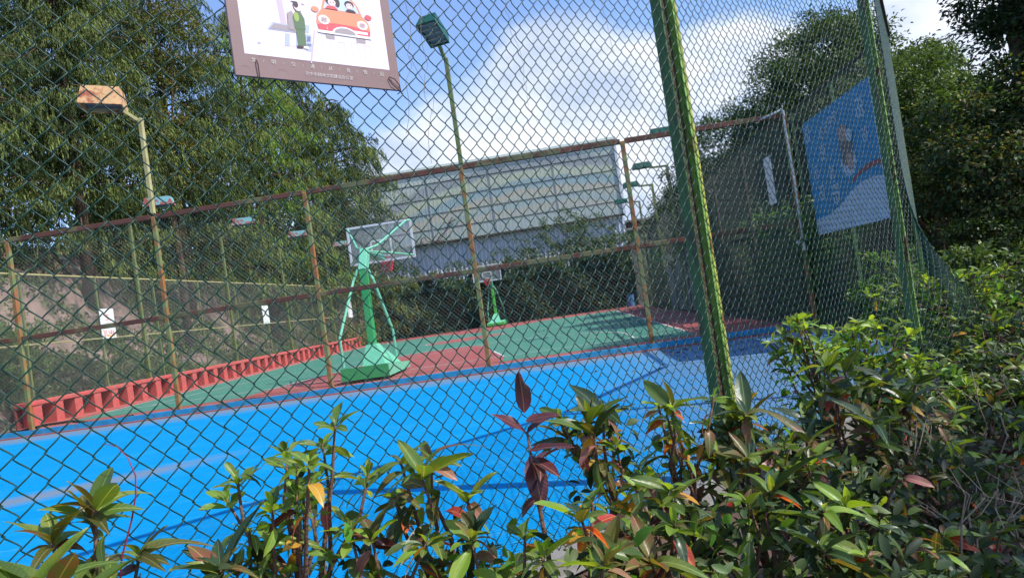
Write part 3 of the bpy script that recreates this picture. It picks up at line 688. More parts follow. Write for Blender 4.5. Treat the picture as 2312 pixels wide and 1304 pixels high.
for s in (-1, 1):
    shp(q, ell(cxx+s*.105, cz+.025, .030, .030), iwh, 4); shp(q, ell(cxx+s*.105, cz+.025, .020, .020), isk, 5)
    for kk in (-1, 0, 1):
        shp(q, [(cxx+s*.105+kk*.008-.001, cz+.008), (cxx+s*.105+kk*.008+.001, cz+.008), (cxx+s*.105+kk*.008+.001, cz+.042), (cxx+s*.105+kk*.008-.001, cz+.042)], igr, 6)
        shp(q, [(cxx+s*.105-.016, cz+.025+kk*.008-.001), (cxx+s*.105+.016, cz+.025+kk*.008-.001), (cxx+s*.105+.016, cz+.025+kk*.008+.001), (cxx+s*.105-.016, cz+.025+kk*.008+.001)], igr, 6.5)
    shp(q, [(cxx+s*.072-.02, cz-.035), (cxx+s*.112+.018, cz-.035), (cxx+s*.112+.018, cz-.018), (cxx+s*.072-.02, cz-.018)], iwh, 4)
    shp(q, ell(cxx+s*.145, cz+.085, .02, .018), iora if s < 0 else ired, 4)
shp(q, [(cxx-.145, cz-.062), (cxx+.148, cz-.062), (cxx+.148, cz-.045), (cxx-.145, cz-.045)], iwh, 5)
shp(q, ell(cxx, cz-.055, .07, .05, 14, 0, 180), iwh, 6); shp(q, ell(cxx, cz-.05, .058, .036, 14, 0, 180), igr, 7)
# passengers
shp(q, ell(cxx-.052, cz+.155, .032, .028), idk, 4); shp(q, ell(cxx-.05, cz+.145, .021, .022), isk, 5); shp(q, [(cxx-.09, cz+.102), (cxx-.02, cz+.102), (cxx-.035, cz+.122), (cxx-.075, cz+.122)], ired, 6)
shp(q, ell(cxx-.02, cz+.150, .014, .03), idk, 4.5)
shp(q, ell(cxx+.045, cz+.150, .026, .026), idk, 4); shp(q, ell(cxx+.045, cz+.140, .019, .019), isk, 5); shp(q, [(cxx+.02, cz+.102), (cxx+.08, cz+.102), (cxx+.065, cz+.118), (cxx+.03, cz+.118)], idk, 6)
for s in (-.058, -.042, .038, .053): shp(q, ell(cxx+s, cz+.146, .0025, .003, 8), idk, 7)
q.build('car_print', SG)
# tree, paving and walking figure
TF = (.285, .142, .76, .32, .34)
q = MB()
shp(q, [(.215, .44), (.245, .44), (.235, .62), (.25, .80), (.30, .96), (.13, .96), (.195, .80), (.205, .62)][::1], ipu, 1)
shp(q, [(.14, .41), (.30, .41), (.32, .445), (.17, .45)], ibs, 2); shp(q, [(.15, .415), (.29, .415), (.305, .44), (.178, .444)], igr, 3)
for i in range(6): shp(q, [(.19+i*.03, .33+i*.003), (.215+i*.03, .33+i*.003), (.225+i*.03, .40), (.20+i*.03, .40)], ibs if i % 2 else iwh, 1.5)
for i in range(3): shp(q, [(.335, .32+i*.05), (.362, .32+i*.05), (.372, .36+i*.05), (.34, .36+i*.05)], ibs, 1.5)
shp(q, [(.348, .255), (.356, .255), (.40, .44), (.395, .44)], ipu, 2)
q.build('street_print', SG)
q = MB(); fx, fz = .305, .34
shp(q, [(fx-.012, fz), (fx+.032, fz), (fx+.036, fz+.10), (fx-.014, fz+.10)], ig1, 4); shp(q, [(fx-.02, fz-.01), (fx+.012, fz-.01), (fx+.012, fz+.002), (fx-.02, fz+.002)], idk, 5); shp(q, [(fx+.016, fz-.01), (fx+.044, fz-.01), (fx+.044, fz+.002), (fx+.016, fz+.002)], iwh, 5)
shp(q, [(fx-.02, fz+.09), (fx+.04, fz+.09), (fx+.042, fz+.15), (fx+.025, fz+.185), (fx-.005, fz+.185), (fx-.024, fz+.15)], ig1, 5); shp(q, ell(fx-.002, fz+.155, .014, .025), ig2, 6)
shp(q, [(fx-.055, fz+.085), (fx-.02, fz+.08), (fx-.012, fz+.165), (fx-.025, fz+.185), (fx-.05, fz+.17)], igr, 4.5)
shp(q, ell(fx+.014, fz+.215, .024, .028), isk, 6); shp(q, ell(fx+.003, fz+.222, .014, .018), idk, 6.5); shp(q, ell(fx+.008, fz+.238, .027, .018, 12, 0, 180), iwh, 7); shp(q, [(fx+.02, fz+.236), (fx+.058, fz+.233), (fx+.055, fz+.24), (fx+.02, fz+.244)], iwh, 7.5)
q.build('pedestrian_print', SG)
TF = (.30, .44, .8, .32, .61)
for i, (lx, lz) in enumerate(((.33, .61), (.36, .625), (.30, .63), (.375, .60), (.08, .23), (.27, .60))):
    q = MB(); shp(q, ell(lx, lz, .009, .005, 8), ipu, 2); q.build('leaf_print', SG)
TF = (0, -.045, 1, 0, 0)
q = MB()
for (x0, z0_, w_, h_) in ((.37, .19, .035, .06), (.44, .175, .03, .05), (.50, .17, .03, .06), (.56, .165, .03, .06)):
    for (a_, b_, c_, d_) in ((x0, z0_, x0+.0015, z0_+h_), (x0+w_, z0_, x0+w_+.0015, z0_+h_), (x0, z0_+h_, x0+w_, z0_+h_+.0015)): shp(q, [(a_, b_), (c_, b_), (c_, d_), (a_, d_)], ibl, 1)
q.build('crossing_print', SG)
TF = (0, 0, 1, 0, 0)
inkw = mat('ink lettering white', (.62, .55, .53), .5)
def text(txt, size, parent, M, name, mt=inkw, sx=1):
    cu = D.curves.new('t', 'FONT'); cu.body = txt; cu.size = size; cu.align_x = 'CENTER'; cu.align_y = 'CENTER'; cu.resolution_u = 2; cu.extrude = .0002
    o = D.objects.new('t', cu); C.objects.link(o); dg = bpy.context.evaluated_depsgraph_get(); dg.update()
    me = D.meshes.new_from_object(o.evaluated_get(dg)); D.objects.remove(o)
    me.transform(M); me.materials.clear(); me.materials.append(mt); return link(name, me, parent)
Rx = Matrix.Rotation(math.pi/2, 4, 'X')
for i, ch in enumerate('文/明/交/通/从/我/做/起'):
    text(ch, .020 if ch != '/' else .015, SG, Matrix.Translation((.075+i*.0395, -.0075, .064)) @ Rx, 'lettering')
text('巴中市精神文明建设办公室', .0175, SG, Matrix.Translation((SW*.535, -.0075, .032)) @ Rx, 'lettering')
q = MB()
for i in range(10):
    for r_ in (.028,):
        pts = [(.04+i*.073+r_*math.cos(a_), .012+.045*(i % 2)+r_*math.sin(a_)) for a_ in np.linspace(.2, 2.94, 9)]
        for a_, b_ in zip(pts[:-1], pts[1:]):
            if max(a_[0], b_[0]) < SW-.005 and min(a_[0], b_[0]) > .005: shp(q, [(a_[0], a_[1]), (b_[0], b_[1]), (b_[0], b_[1]+.0012), (a_[0], a_[1]+.0012)], I_('border pattern', (.29, .20, .19)), .3)
q.build('border_pattern', SG, kind='stuff')
wirem = mat('rusty binding wire', (.07, .02, .015), .7)
q = MB(); q.tube([(.085, -.01, .065), (.087, -.016, .05), (.088, -.014, .02), (.088, -.012, -.004), (.09, .01, -.012)], .0022, wirem, 6); q.build('tie_wire', SG)
q = MB(); q.tube([(SW-.055, -.01, .055), (SW-.035, -.02, .045), (SW-.012, -.016, .02), (SW-.004, -.008, -.003), (SW-.01, .012, -.01)], .0022, wirem, 6)
q.tube([(SW-.06, -.011, .05), (SW-.045, -.018, .028), (SW-.02, -.016, .012), (SW-.004, -.01, .002)], .0016, wirem, 5); q.build('tie_wire', SG)

# ------------------------------------------------------------------ blue billboard on the right side fence
BB = thing('billboard', 'large blue billboard with white lettering and pale lower band behind the near mesh', 'billboard', (4.74, 10.42, 1.72), 0)
bblue = mat('billboard blue', (.015, .215, .39), .5, var=.08, vscale=1); bpale = mat('billboard pale band', (.42, .50, .56), .5, var=.15, vscale=2)
BLn, BHh = 2.92, 2.05
q = MB(); q.box((0, BLn/2, BHh/2), (.03, BLn, BHh), bblue); q.build('panel', BB)
def bp(y_, z, l=0): return (-.017-.002*l, BLn-y_, z)     # y_ measured from the far (left in view) edge
def bsh(q, pts, mt, l): q.poly([bp(y_, z, l) for y_, z in pts], mt)
q = MB(); bsh(q, [(0, 0), (BLn, 0), (BLn, .62), (2.5, .66), (2.1, .64), (1.7, .56), (1.2, .40), (.6, .30), (0, .28)], bpale, 1); q.build('pale_band', BB)
q = MB(); bsh(q, [(1.75, .66), (2.1, .76), (2.5, .80), (BLn, .80), (BLn, .86), (2.5, .88), (2.1, .82), (1.75, .70)], mat('billboard red arc', (.28, .06, .07), .5), 2); q.build('red_arc', BB)
q = MB(); sk1 = mat('billboard skin', (.40, .25, .22), .5); hw = mat('billboard white', (.36, .46, .54), .5)
bsh(q, ell(1.78, 1.02, .30, .22), hw, 2); bsh(q, [(1.55, 1.0), (1.95, .95), (2.05, 1.45), (1.72, 1.58), (1.55, 1.5)], mat('billboard brown', (.16, .12, .12), .6), 3); bsh(q, ell(1.72, 1.50, .17, .13), sk1, 4); bsh(q, ell(1.95, 1.42, .12, .10), hw, 4.5); bsh(q, ell(1.85, 1.02, .12, .14), sk1, 5)
q.build('figure_print', BB)
for (y_, z, s_) in ((.22, 1.83, .28), (2.45, 1.72, .30), (.85, 1.70, .17), (1.08, 1.74, .17), (1.30, 1.78, .17), (1.5, 1.82, .17), (.8, 1.38, .26), (.35, 1.10, .24), (1.05, .98, .22), (2.5, 1.30, .2), (.5, .72, .26), (1.1, .62, .32)):
    q = MB(); g_ = s_*.16
    for (a_, b_, c_, d_) in ((-.5, .35, .5, .48), (-.08, -.5, .06, .35), (-.5, -.05, .5, .08), (-.45, -.5, -.3, -.1), (.28, -.45, .42, .3), (-.4, -.5, .4, -.4)):
        bsh(q, [(y_+a_*s_, z+b_*s_), (y_+c_*s_, z+b_*s_), (y_+c_*s_, z+d_*s_), (y_+a_*s_, z+d_*s_)], hw, 2+a_)
    q.build('lettering_block', BB)
q = MB(); q.box((-.01, -.03, BHh/2), (.06, .06, BHh+.05), frameW); q.build('edge_frame', BB)

# white boards on the fences
def board(label, loc, w, h, rz=0, marks=None, col=whiteplastic):
    t = thing('notice_board', label, 'sign', loc, rz, 'white boards on the side fences')
    q = MB(); q.box((0, 0, h/2), (.02, w, h), col, bev=.003); q.build('panel', t)
    if marks:
        for nm, txt, yy, zz, sz, mt in marks:
            text(txt, sz, t, Matrix.Translation((.0115, yy, zz)) @ Matrix.Rotation(math.pi/2, 4, 'Z') @ Rx, nm, mt)
    return t
redink = mat('red ink', (.65, .08, .03), .6); greenink = mat('green ink', (.12, .35, .12), .6)
b1 = board('tall white board with red writing hung left of the second divider post', (-13.08, 19.35, 1.98), .62, .85, 0, [('lettering', '生', .0, .60, .22, redink), ('lettering', '一', .0, .44, .16, redink), ('lettering', '3U46', .0, .15, .24, redink)])
q = MB(); 
for i in range(5): q.poly([(.0125, -.2+i*.1-.012, .04), (.0125, -.2+i*.1+.07, .05), (.0125, -.2+i*.1+.03, .11)], mat('orange ink', (.8, .35, .05), .6))
q.build('flame_print', b1)
b2 = board('narrow white board with green grass print on the left side fence', (-13.08, 30.05, 1.98), .62, .80)
q = MB()
for i in range(7): q.poly([(.0125, -.27+i*.075, .01), (.0125, -.22+i*.075, .01), (.0125, -.245+i*.075, .10+.04*(i % 3))], greenink)
q.build('grass_print', b2)
board('white board partly behind the green struts of the nearer basketball stand', (-13.08, 42.1, 1.9), .8, .95, 0, [('lettering', '文', 0, .6, .25, redink)])
board('pale upright board on the right side fence beyond the corner post', (4.6, 15.3, 2.57), .45, 1.0)

# white conduit down the corner post of the divider
cdm = mat('white conduit', (.60, .60, .55), .5)
q = MB(); q.tube([(4.2, YD-.07, FH-.02), (4.5, YD-.08, FH+.06), (4.6, YD-.09, FH+.10), (4.63, YD-.09, FH+.05), (4.62, YD-.09, FH-.2), (4.64, YD-.09, 2.8), (4.63, YD-.09, 1.72)], .022, cdm, 7)
q.build('conduit', label='white conduit running down the divider corner post beside the billboard', category='pipe', smooth=True)
q = MB(); q.tube([(4.5, YD-.1, 1.66), (4.72, YD-.1, 1.70)], .03, cdm, 8); q.tube([(4.63, YD-.1, 1.7), (4.63, YD-.1, 1.5)], .03, cdm, 8)
q.build('pipe_clamp', label='pale clamp on the conduit end on the divider corner post', category='pipe clamp')
# hose lying on the red court at left
q = MB(); q.tube([(-12.6, 14.9, .05), (-11.9, 15.0, .12), (-11.2, 14.9, .13), (-10.6, 14.6, .07), (-10.1, 14.7, .05), (-9.9, 15.1, .05)], .03, mat('black rubber', (.015, .015, .015), .5), 6)
q.build('hose', label='black hose lying on the red surface by the first divider post', category='hose', smooth=True)

# ================================================================== vegetation
def leafmesh(name, P, Dr, Up, ln, wd, mt, fold=.25, parent=None, hexa=False, **props):
    """many leaves at once: base points P, directions Dr, approximate up vectors; each leaf is two triangles folded on the midrib plus a tip"""
    n = len(P); Dr = Dr/np.linalg.norm(Dr, axis=1)[:, None]
    Sd = np.cross(Dr, Up); Sd /= (np.linalg.norm(Sd, axis=1)[:, None]+1e-9); Nn = np.cross(Sd, Dr)
    ln = ln[:, None]; wd = wd[:, None]
    a = P; b = P+Dr*ln*.45+Sd*wd*.5+Nn*wd*fold; c = P+Dr*ln-Nn*ln*.12; d = P+Dr*ln*.45-Sd*wd*.5+Nn*wd*fold
    Vs = np.stack([a, b, c, d], 1).reshape(-1, 3)
    F = (np.arange(n)*4)[:, None]+np.array([[0, 1, 2, 3]])
    if hexa:
        mid = P+Dr*ln*.5-Nn*ln*.03
        sh_ = [(.14, .28), (.42, .5), (.74, .38)]
        R_ = [P+Dr*ln*y+Sd*wd*x+Nn*(wd*fold*x*1.6-ln*.14*y*y) for y, x in sh_]; L_ = [P+Dr*ln*y-Sd*wd*x+Nn*(wd*fold*x*1.6-ln*.14*y*y) for y, x in sh_]
        Ms = [P+Dr*ln*y-Nn*ln*.14*y*y for y, x in sh_]; tip = P+Dr*ln-Nn*ln*.16
        Vs = np.stack([P]+R_+Ms+L_+[tip], 1).reshape(-1, 3)     # 0 | 1-3 right | 4-6 mid | 7-9 left | 10 tip
        F = ((np.arange(n)*11)[:, None, None]+np.array([[0, 1, 4, 7], [4, 1, 2, 5], [5, 2, 3, 6], [7, 4, 5, 8], [8, 5, 6, 9], [9, 6, 3, 10]])[None]).reshape(-1, 4)
    mats = mt if isinstance(mt, (list, tuple)) else [mt]
    mi = rng.integers(0, len(mats), n) if len(mats) > 1 else None
    if hexa and mi is not None: mi = np.repeat(mi, 6)
    me = rawmesh(name, Vs, F, list(mats), mi, smooth=hexa)
    return link(name, me, parent, **props)
def unit(n):
    v = rng.normal(size=(n, 3)); return v/np.linalg.norm(v, axis=1)[:, None]

def broadleaf(label, base, lobes, leaf, mt, ncl, per, trunk=None, name='broadleaf_tree', group=None, sd=None, csig=.28, cat='tree', gap=0, sh=.65):
    """lobes: (x, y, z, rx, rz) relative to base. Twig clusters of leaves sit in the outer shell of every lobe."""
    t = thing(name, label, cat, base, 0, group)
    Ps, Ds = [], []
    W_ = np.array([l[3]**2*(l[4]/l[3]) for l in lobes]); W_ = W_/W_.sum()
    per = int(per*1.35); csig = csig*.52; ncl = int(ncl*1.5)
    for l, w in zip(lobes, W_):
        n = max(3, int(ncl*w)); u = unit(n); u[:, 2] = u[:, 2]*.9+.1
        r = rng.uniform(.45, 1.0, n)**.5*(1+.14*np.sin(u[:, 0]*5+u[:, 1]*4+l[0])+.04*rng.normal(size=n))
        c = np.stack([l[0]+u[:, 0]*r*l[3], l[1]+u[:, 1]*r*l[3], l[2]+u[:, 2]*r*l[4]], 1)
        k = np.repeat(np.arange(n), per); off = rng.normal(size=(len(k), 3))*csig; off[:, 2] *= .6
        Ps.append(c[k]+off); dd = u[k]*.5+off/csig*.35+rng.normal(size=(len(k), 3))*.45; dd[:, 2] -= .25; Ds.append(dd)
    P = np.concatenate(Ps); Dr = np.concatenate(Ds); n = len(P)
    P[:, 2] = np.maximum(P[:, 2], .05)
    Up_ = np.tile([0, 0, 1.], (n, 1))+rng.normal(size=(n, 3))*.5
    leaf = leaf*.80
    leafmesh('crown', P, Dr, Up_, leaf*rng.uniform(.7, 1.3, n), leaf*.5*rng.uniform(.7, 1.3, n), mt, parent=t)
    q = MB(); tr = trunk or (.16, 0)
    top = max(l[2] for l in lobes)*.8
    q.tube([(0, 0, -.3), (.08, .05, top*.35), (-.06, .1, top*.7), (.03, 0, top)], [tr[0]*1.2, tr[0], tr[0]*.7, tr[0]*.3], bark, 8)
    for l in lobes[:10]:
        q.tube([(0.02, .05, min(top*.5, l[2]*.45)), (l[0]*.5, l[1]*.5, l[2]*.72), (l[0]*.9, l[1]*.9, l[2])], [tr[0]*.5, tr[0]*.34, .02], bark, 5)
    q.build('trunk', t, smooth=True)
    return t

def conifer(label, base, H, R, nb, mt, droop=1.0, blade=.42, spr=24, name='conifer_tree', z0=.06, wid=.055, top=.12, seed=0, group=None):
    """cypress-like tree: long limbs, each hung with curtains of drooping sprays"""
    g = np.random.default_rng(100+seed); t = thing(name, label, 'tree', base, 0, group)
    q = MB(); q.tube([(0, 0, -.5), (.05, 0, H*.3), (-.05, .05, H*.7), (0, 0, H)], [.26, .2, .12, .02], bark, 8)
    hb = z0*H+(1-z0)*H*g.uniform(0, 1, nb)**.85; az = g.uniform(0, 6.283, nb); rel = (hb/H)
    Lb = R*(1-rel**4)**.75*g.uniform(.62, 1.12, nb)+.3
    Vs = []; nsp = []
    for i in range(nb):
        n = max(4, int(spr*(Lb[i]/R)**.8)); s = g.uniform(.12, 1.0, n)**.7
        d = np.array([math.cos(az[i]), math.sin(az[i])]); sag = .18+.25*g.random()
        px_ = d[0]*Lb[i]*s; py_ = d[1]*Lb[i]*s; pz = hb[i]+Lb[i]*(.35*s-sag*1.5*s*s)
        lat = g.normal(size=n)*.11*Lb[i]*(s+.2)
        nsp.append(np.stack([px_-d[1]*lat, py_+d[0]*lat, pz+g.normal(size=n)*.08, np.full(n, d[0]), np.full(n, d[1])], 1))
        if i % 3 == 0:
            q.tube([(0, 0, hb[i]), (d[0]*Lb[i]*.5, d[1]*Lb[i]*.5, hb[i]+Lb[i]*.08), (d[0]*Lb[i]*.9, d[1]*Lb[i]*.9, hb[i]+Lb[i]*(.32-sag*1.2))], [.05, .03, .01], bark, 4)
    keepers = []
    for i, a_ in enumerate(nsp):
        kf = np.sin(a_[:, 0]*2.3+a_[:, 2]*1.9+seed)+np.sin(a_[:, 1]*2.6-a_[:, 2]*2.7)+np.sin(a_[:, 2]*4.3+a_[:, 0]*1.3) > -1.0
        keepers.append(a_[kf])
    nsp = keepers
    sp = np.concatenate(nsp); K = 13; n = len(sp)*K; S_ = np.repeat(sp, K, 0); jj = np.tile(np.arange(K), len(sp))/K
    hang = blade*g.uniform(.6, 1.9, len(sp)); hg = np.repeat(hang, K)
    o = g.normal(size=(n, 3))*np.array([.05, .05, .03])
    swing = np.repeat(g.normal(size=(len(sp), 2))*.10, K, 0)
    P0 = S_[:, :3]+o; P0[:, 2] -= jj*hg*droop; P0[:, :2] += (S_[:, 3:5]*.45+swing)*(hg*(jj-.6*jj*jj))[:, None]
    a1 = g.uniform(0, 6.283, n); ln = blade*.55*g.uniform(.5, 1.4, n)*(1.1-.5*jj); w = wid*.62*g.uniform(.6, 1.5, n)
    dd = np.stack([np.cos(a1)*.36+S_[:, 3]*.15, np.sin(a1)*.36+S_[:, 4]*.15, -.85*np.ones(n)], 1)
    lat3 = np.stack([-np.sin(a1), np.cos(a1), g.uniform(-.3, .3, n)], 1); W3 = w[:, None]; L3 = ln[:, None]
    Vv = np.stack([P0, P0+dd*L3*.4+lat3*W3*.5, P0+dd*L3, P0+dd*L3*.4-lat3*W3*.5], 1).reshape(-1, 3)
    F = (np.arange(n)*4)[:, None]+np.array([[0, 1, 2, 3]])
    q.build('trunk', t, smooth=True)
    mats = mt if isinstance(mt, (list, tuple)) else [mt]
    mi = np.repeat(np.repeat(g.integers(0, len(mats), nb), [len(a_) for a_ in nsp]), K)
    link('crown', rawmesh('crown', Vv, F, list(mats), mi), t)
    return t
hz_ = lambda x, y: float(hill(np.array(x), np.array(y)))
CF = [
 ('drooping conifer behind the rusty orange floodlight at the left', -17.4, 25.0, 14.0, 3.5, 330, [needles, needles, needles2], .40),
 ('tall drooping conifer between the orange floodlight and the notice board', -16.9, 31.0, 17.5, 3.7, 330, [needles, needles2], .43),
 ('drooping conifer standing directly below the notice board', -15.9, 37.5, 18.5, 3.9, 330, [needles, needles3, needles], .46),
 ('rightmost drooping conifer next to the open sky', -14.1, 46.5, 17.0, 4.1, 360, [needles, needles2, needles], .5),
 ('dark conifer at the far left edge of the picture', -18.3, 19.8, 12.0, 2.9, 240, [needles, needles2], .36),
 ('dark conifer filling the gap behind the first two conifers', -20.8, 31.0, 17, 3.9, 200, needles2, .46),
 ('drooping conifer squeezed between the tree under the notice board and the rightmost one', -15.6, 42.5, 17.5, 3.7, 300, [needles, needles2], .48),
 ('dark conifer high on the slope at the far left', -24.5, 27.0, 15, 4.0, 180, needles2, .46),
]
for i, (lb, x, y, H, R, nb, mt, bl_) in enumerate(CF):
    conifer(lb, (x, y, hz_(x, y)), H, R, nb, mt, blade=bl_*1.15, seed=i, wid=.046+.0006*y, spr=27)
broadleaf('brown leaved broadleaf tree in the top left corner', (-16.6, 17.0, hz_(-16.6, 17)), [(-1, 0, 6.5, 2.0, 1.6), (.4, .6, 8.2, 1.6, 1.4), (-1.8, 1, 9.5, 2.2, 1.6)], .16, [leafbr, leafmd, leafdk], 190, 34)
broadleaf('climber covered tree with yellowish round leaves among the left conifers', (-15.9, 28.6, hz_(-15.9, 28.6)), [(0, 0, 10.5, 1.3, 2.6), (.5, .3, 7.6, 1.0, 1.8), (.9, .4, 13.0, 1.6, 2.0)], .17, [leafbr, leafmd, leafbr], 150, 30, csig=.3)
broadleaf('small round bushy tree just right of the last conifer', (-17.2, 77, 0), [(0, 0, 15.6, 1.5, 1.6), (-1.2, 0, 14, 2, 2), (-.3, 0, 11, 2.4, 3)], .3, [leafmd, needles3], 110, 30)
# shrubs on the bank
BK = [
 ('big grey green shrub on the bank behind the first divider post', -14.9, 15.6, 1.5, 2.3, leafmd), ('big grey green shrub on the bank left of the board with red writing', -15.1, 18.4, 1.5, 2.4, leafmd), ('spreading shrub on the bank right of the board with red writing', -15.0, 21.8, 1.2, 1.7, leafmd), ('dense shrub low on the bank before the first divider post', -14.9, 13.6, 1.5, 2.4, leafmd),
 ('bright green shrub at the top left end of the bank', -15.3, 16.3, 1.7, 2.0, leaflt), ('bright green ferny shrub behind the left end of the divider rail', -15.6, 18.6, 1.5, 1.9, leaflt),
 ('olive shrub low on the bank behind the balustrade, leftmost', -14.6, 17.2, 1.0, 1.1, leafmd), ('olive shrub low on the bank behind the board with red writing', -14.7, 20.2, 1.1, 1.2, leafmd),
 ('low green shrub halfway along the bank behind the balustrade', -14.6, 25.0, .9, .8, leaflt), ('yellowing shrub at the far end of the bank', -13.6, 40.5, 1.4, 1.6, leafye),
 ('yellow leaved bush beside the last side floodlight', -13.9, 44.0, 1.7, 2.6, leafye), ('low green shrub near the board with the grass print', -14.5, 30.5, .9, .9, leafmd), ('small green shrub at the bank foot near the nearer basketball stand', -14.3, 35.5, .8, .8, leaflt)]
for lb, x, y, R, H, mt in BK:
    z = hz_(x, y); broadleaf(lb, (x, y, z), [(0, 0, H*.5, R, H*.55), (.5*R, .6*R, H*.4, R*.7, H*.4), (-.4*R, -.7*R, H*.45, R*.7, H*.45)], .12, [mt, leafmd], 60, 26, trunk=(.04, 0), name='shrub', cat='shrub', csig=.16)
# weeds over the slope
def scatter(name, xs_, ys_, zf, n, ln, mt, up=.8, **props):
    x = rng.uniform(*xs_, n); y = rng.uniform(*ys_, n); dens = np.sin(x*1.3+y*.6)+np.sin(x*.7-y*1.1+2)+rng.normal(size=n)*.5; k = dens > np.where((x > -16.6) & (x < -13), -.6, .35)
    x, y = x[k], y[k]; n = len(x); P = np.stack([x, y, zf(x, y)], 1); kk = np.repeat(np.arange(n), 6); P = P[kk]+rng.normal(size=(n*6, 3))*np.array([.12, .12, .03]); P[:, 2] = np.maximum(P[:, 2], zf(P[:, 0], P[:, 1])-.01)
    Dr = rng.normal(size=(n*6, 3)); Dr[:, 2] = np.abs(Dr[:, 2])*up+.4
    leafmesh(name, P, Dr, unit(n*6), ln*rng.uniform(.5, 1.3, n*6), ln*.4*rng.uniform(.6, 1.3, n*6), mt, **props)
scatter('weeds', (-19.5, -13.9), (13, 47), hill, 15000, .17, [leafmd, leafmd, leaflt, leafdk], kind='stuff', label='patchy green weeds growing on the brown earth slope', category='weeds')
scatter('ground_cover', (-5, 14), (-1, 16), lambda x, y: np.where((x < 4.3) & (y > 2.6+(x-.0)*.97), -5, -.02) , 5200, .055, [leafmd, leafvd, leaflt], kind='stuff', label='low green ground cover under the hedge and beside the path', category='ground cover')
scatter('undergrowth', (5.2, 22), (7, 46), lambda x, y: hill(x, y)-.03, 5200, .2, [leafvd, leafmd, leafdk], kind='stuff', label='shaded low undergrowth under the trees on the right', category='undergrowth')
# hedge at the far end of the court, overgrown with ivy
def hedge(label, x0, x1, y, dpt, H, mt, n, leaf, name='hedge'):
    t = thing(name, label, 'hedge', ((x0+x1)/2, y, 0)); w = (x1-x0)
    x = rng.uniform(-w/2, w/2, n); top = H*(1+.10*np.sin(x*.9+1)+.09*np.sin(x*2.3)+.05*np.sin(x*5.1)); z = rng.uniform(0, 1, n)**.8*top
    dd = .35*np.sin(x*1.7+z*1.4)+.25*np.sin(x*3.3-z*2.6)+rng.normal(size=n)*.13
    P = np.stack([x, -dpt/2+dd, z], 1); topk = rng.random(n) < .18; P[topk, 1] = rng.uniform(-dpt/2, dpt/2, topk.sum()); P[topk, 2] = top[topk]+rng.normal(size=topk.sum())*.12
    Dr = np.stack([rng.normal(size=n)*.7, -np.abs(rng.normal(size=n))*.8-.1, rng.normal(size=n)*.5-.2], 1)
    leafmesh('foliage', P, Dr, np.tile([0, 0, 1.], (n, 1))+rng.normal(size=(n, 3))*.5, leaf*rng.uniform(.6, 1.4, n), leaf*.6*rng.uniform(.6, 1.4, n), mt, parent=t)
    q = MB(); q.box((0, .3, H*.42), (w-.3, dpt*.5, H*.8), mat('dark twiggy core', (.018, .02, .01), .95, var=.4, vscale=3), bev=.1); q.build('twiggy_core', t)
    return t
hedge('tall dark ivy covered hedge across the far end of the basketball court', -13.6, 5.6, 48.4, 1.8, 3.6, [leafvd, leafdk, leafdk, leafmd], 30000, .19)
FB = [('round bush in front of the grey hall, left of the second basketball stand', -3.2, 51, 5.7, 2.0), ('dark bushy tree in front of the hall below the banner, middle one', 0.4, 51.5, 7.4, 2.0), ('dark bushy tree in front of the hall, right of the middle one', 2.7, 51.6, 6.8, 1.7), ('low wide bush at the right corner of the grey hall', 4.9, 51, 5.2, 1.4), ('small bush above the hedge behind the nearer backboard', -7.0, 51, 5.0, 1.6), ('olive bush at the left end of the far hedge', -11.6, 50.5, 5.2, 2.0)]
for lb, x, y, H, R in FB:
    broadleaf(lb, (x, y, 0), [(0, 0, H-R*.8, R, R*.85), (-R*.6, -.3, H-R*1.5, R*.8, R*.8), (R*.6, -.2, H-R*1.6, R*.8, R*.8), (0, -.4, H*.45, R*1.1, H*.3)], .2, [leafmd, leafdk, leafmd], 130, 26, trunk=(.1, 0), name='bush', cat='bush', csig=.24)
# hedge and climbers behind the right side fence
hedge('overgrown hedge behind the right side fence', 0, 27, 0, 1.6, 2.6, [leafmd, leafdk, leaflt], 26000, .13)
hh = [o for o in D.objects if o.name.startswith('hedge') and o.parent is None][-1]
hh.location = (6.3, 29.0, 0); hh.rotation_euler = (0, 0, -math.pi/2)
for i, (lb, x, y, z, R, mt) in enumerate((('light green climber beside the white conduit below the billboard', 5.15, 13.7, 1.2, .9, leaflt), ('light green bush under the blue billboard', 5.2, 11.6, .2, .9, leaflt), ('light green shrub behind the fence left of the conduit', 5.4, 16.6, 1.0, 1.2, leaflt), ('mixed green shrub filling the corner behind the return mesh', 5.3, 9.7, .1, .9, leafmd))):
    broadleaf(lb, (x, y, 0), [(0, 0, z+R*.5, R*.6, R*.8), (0, .5, z+R*.2, R*.6, R*.6), (-.1, -.4, z+R*.4, R*.5, R*.5), (0, 0, z*.5+.2, R*.5, z*.6+.3)], .11, [mt, leafmd], 80, 26, trunk=(.03, 0), name='shrub', cat='shrub', csig=.14)

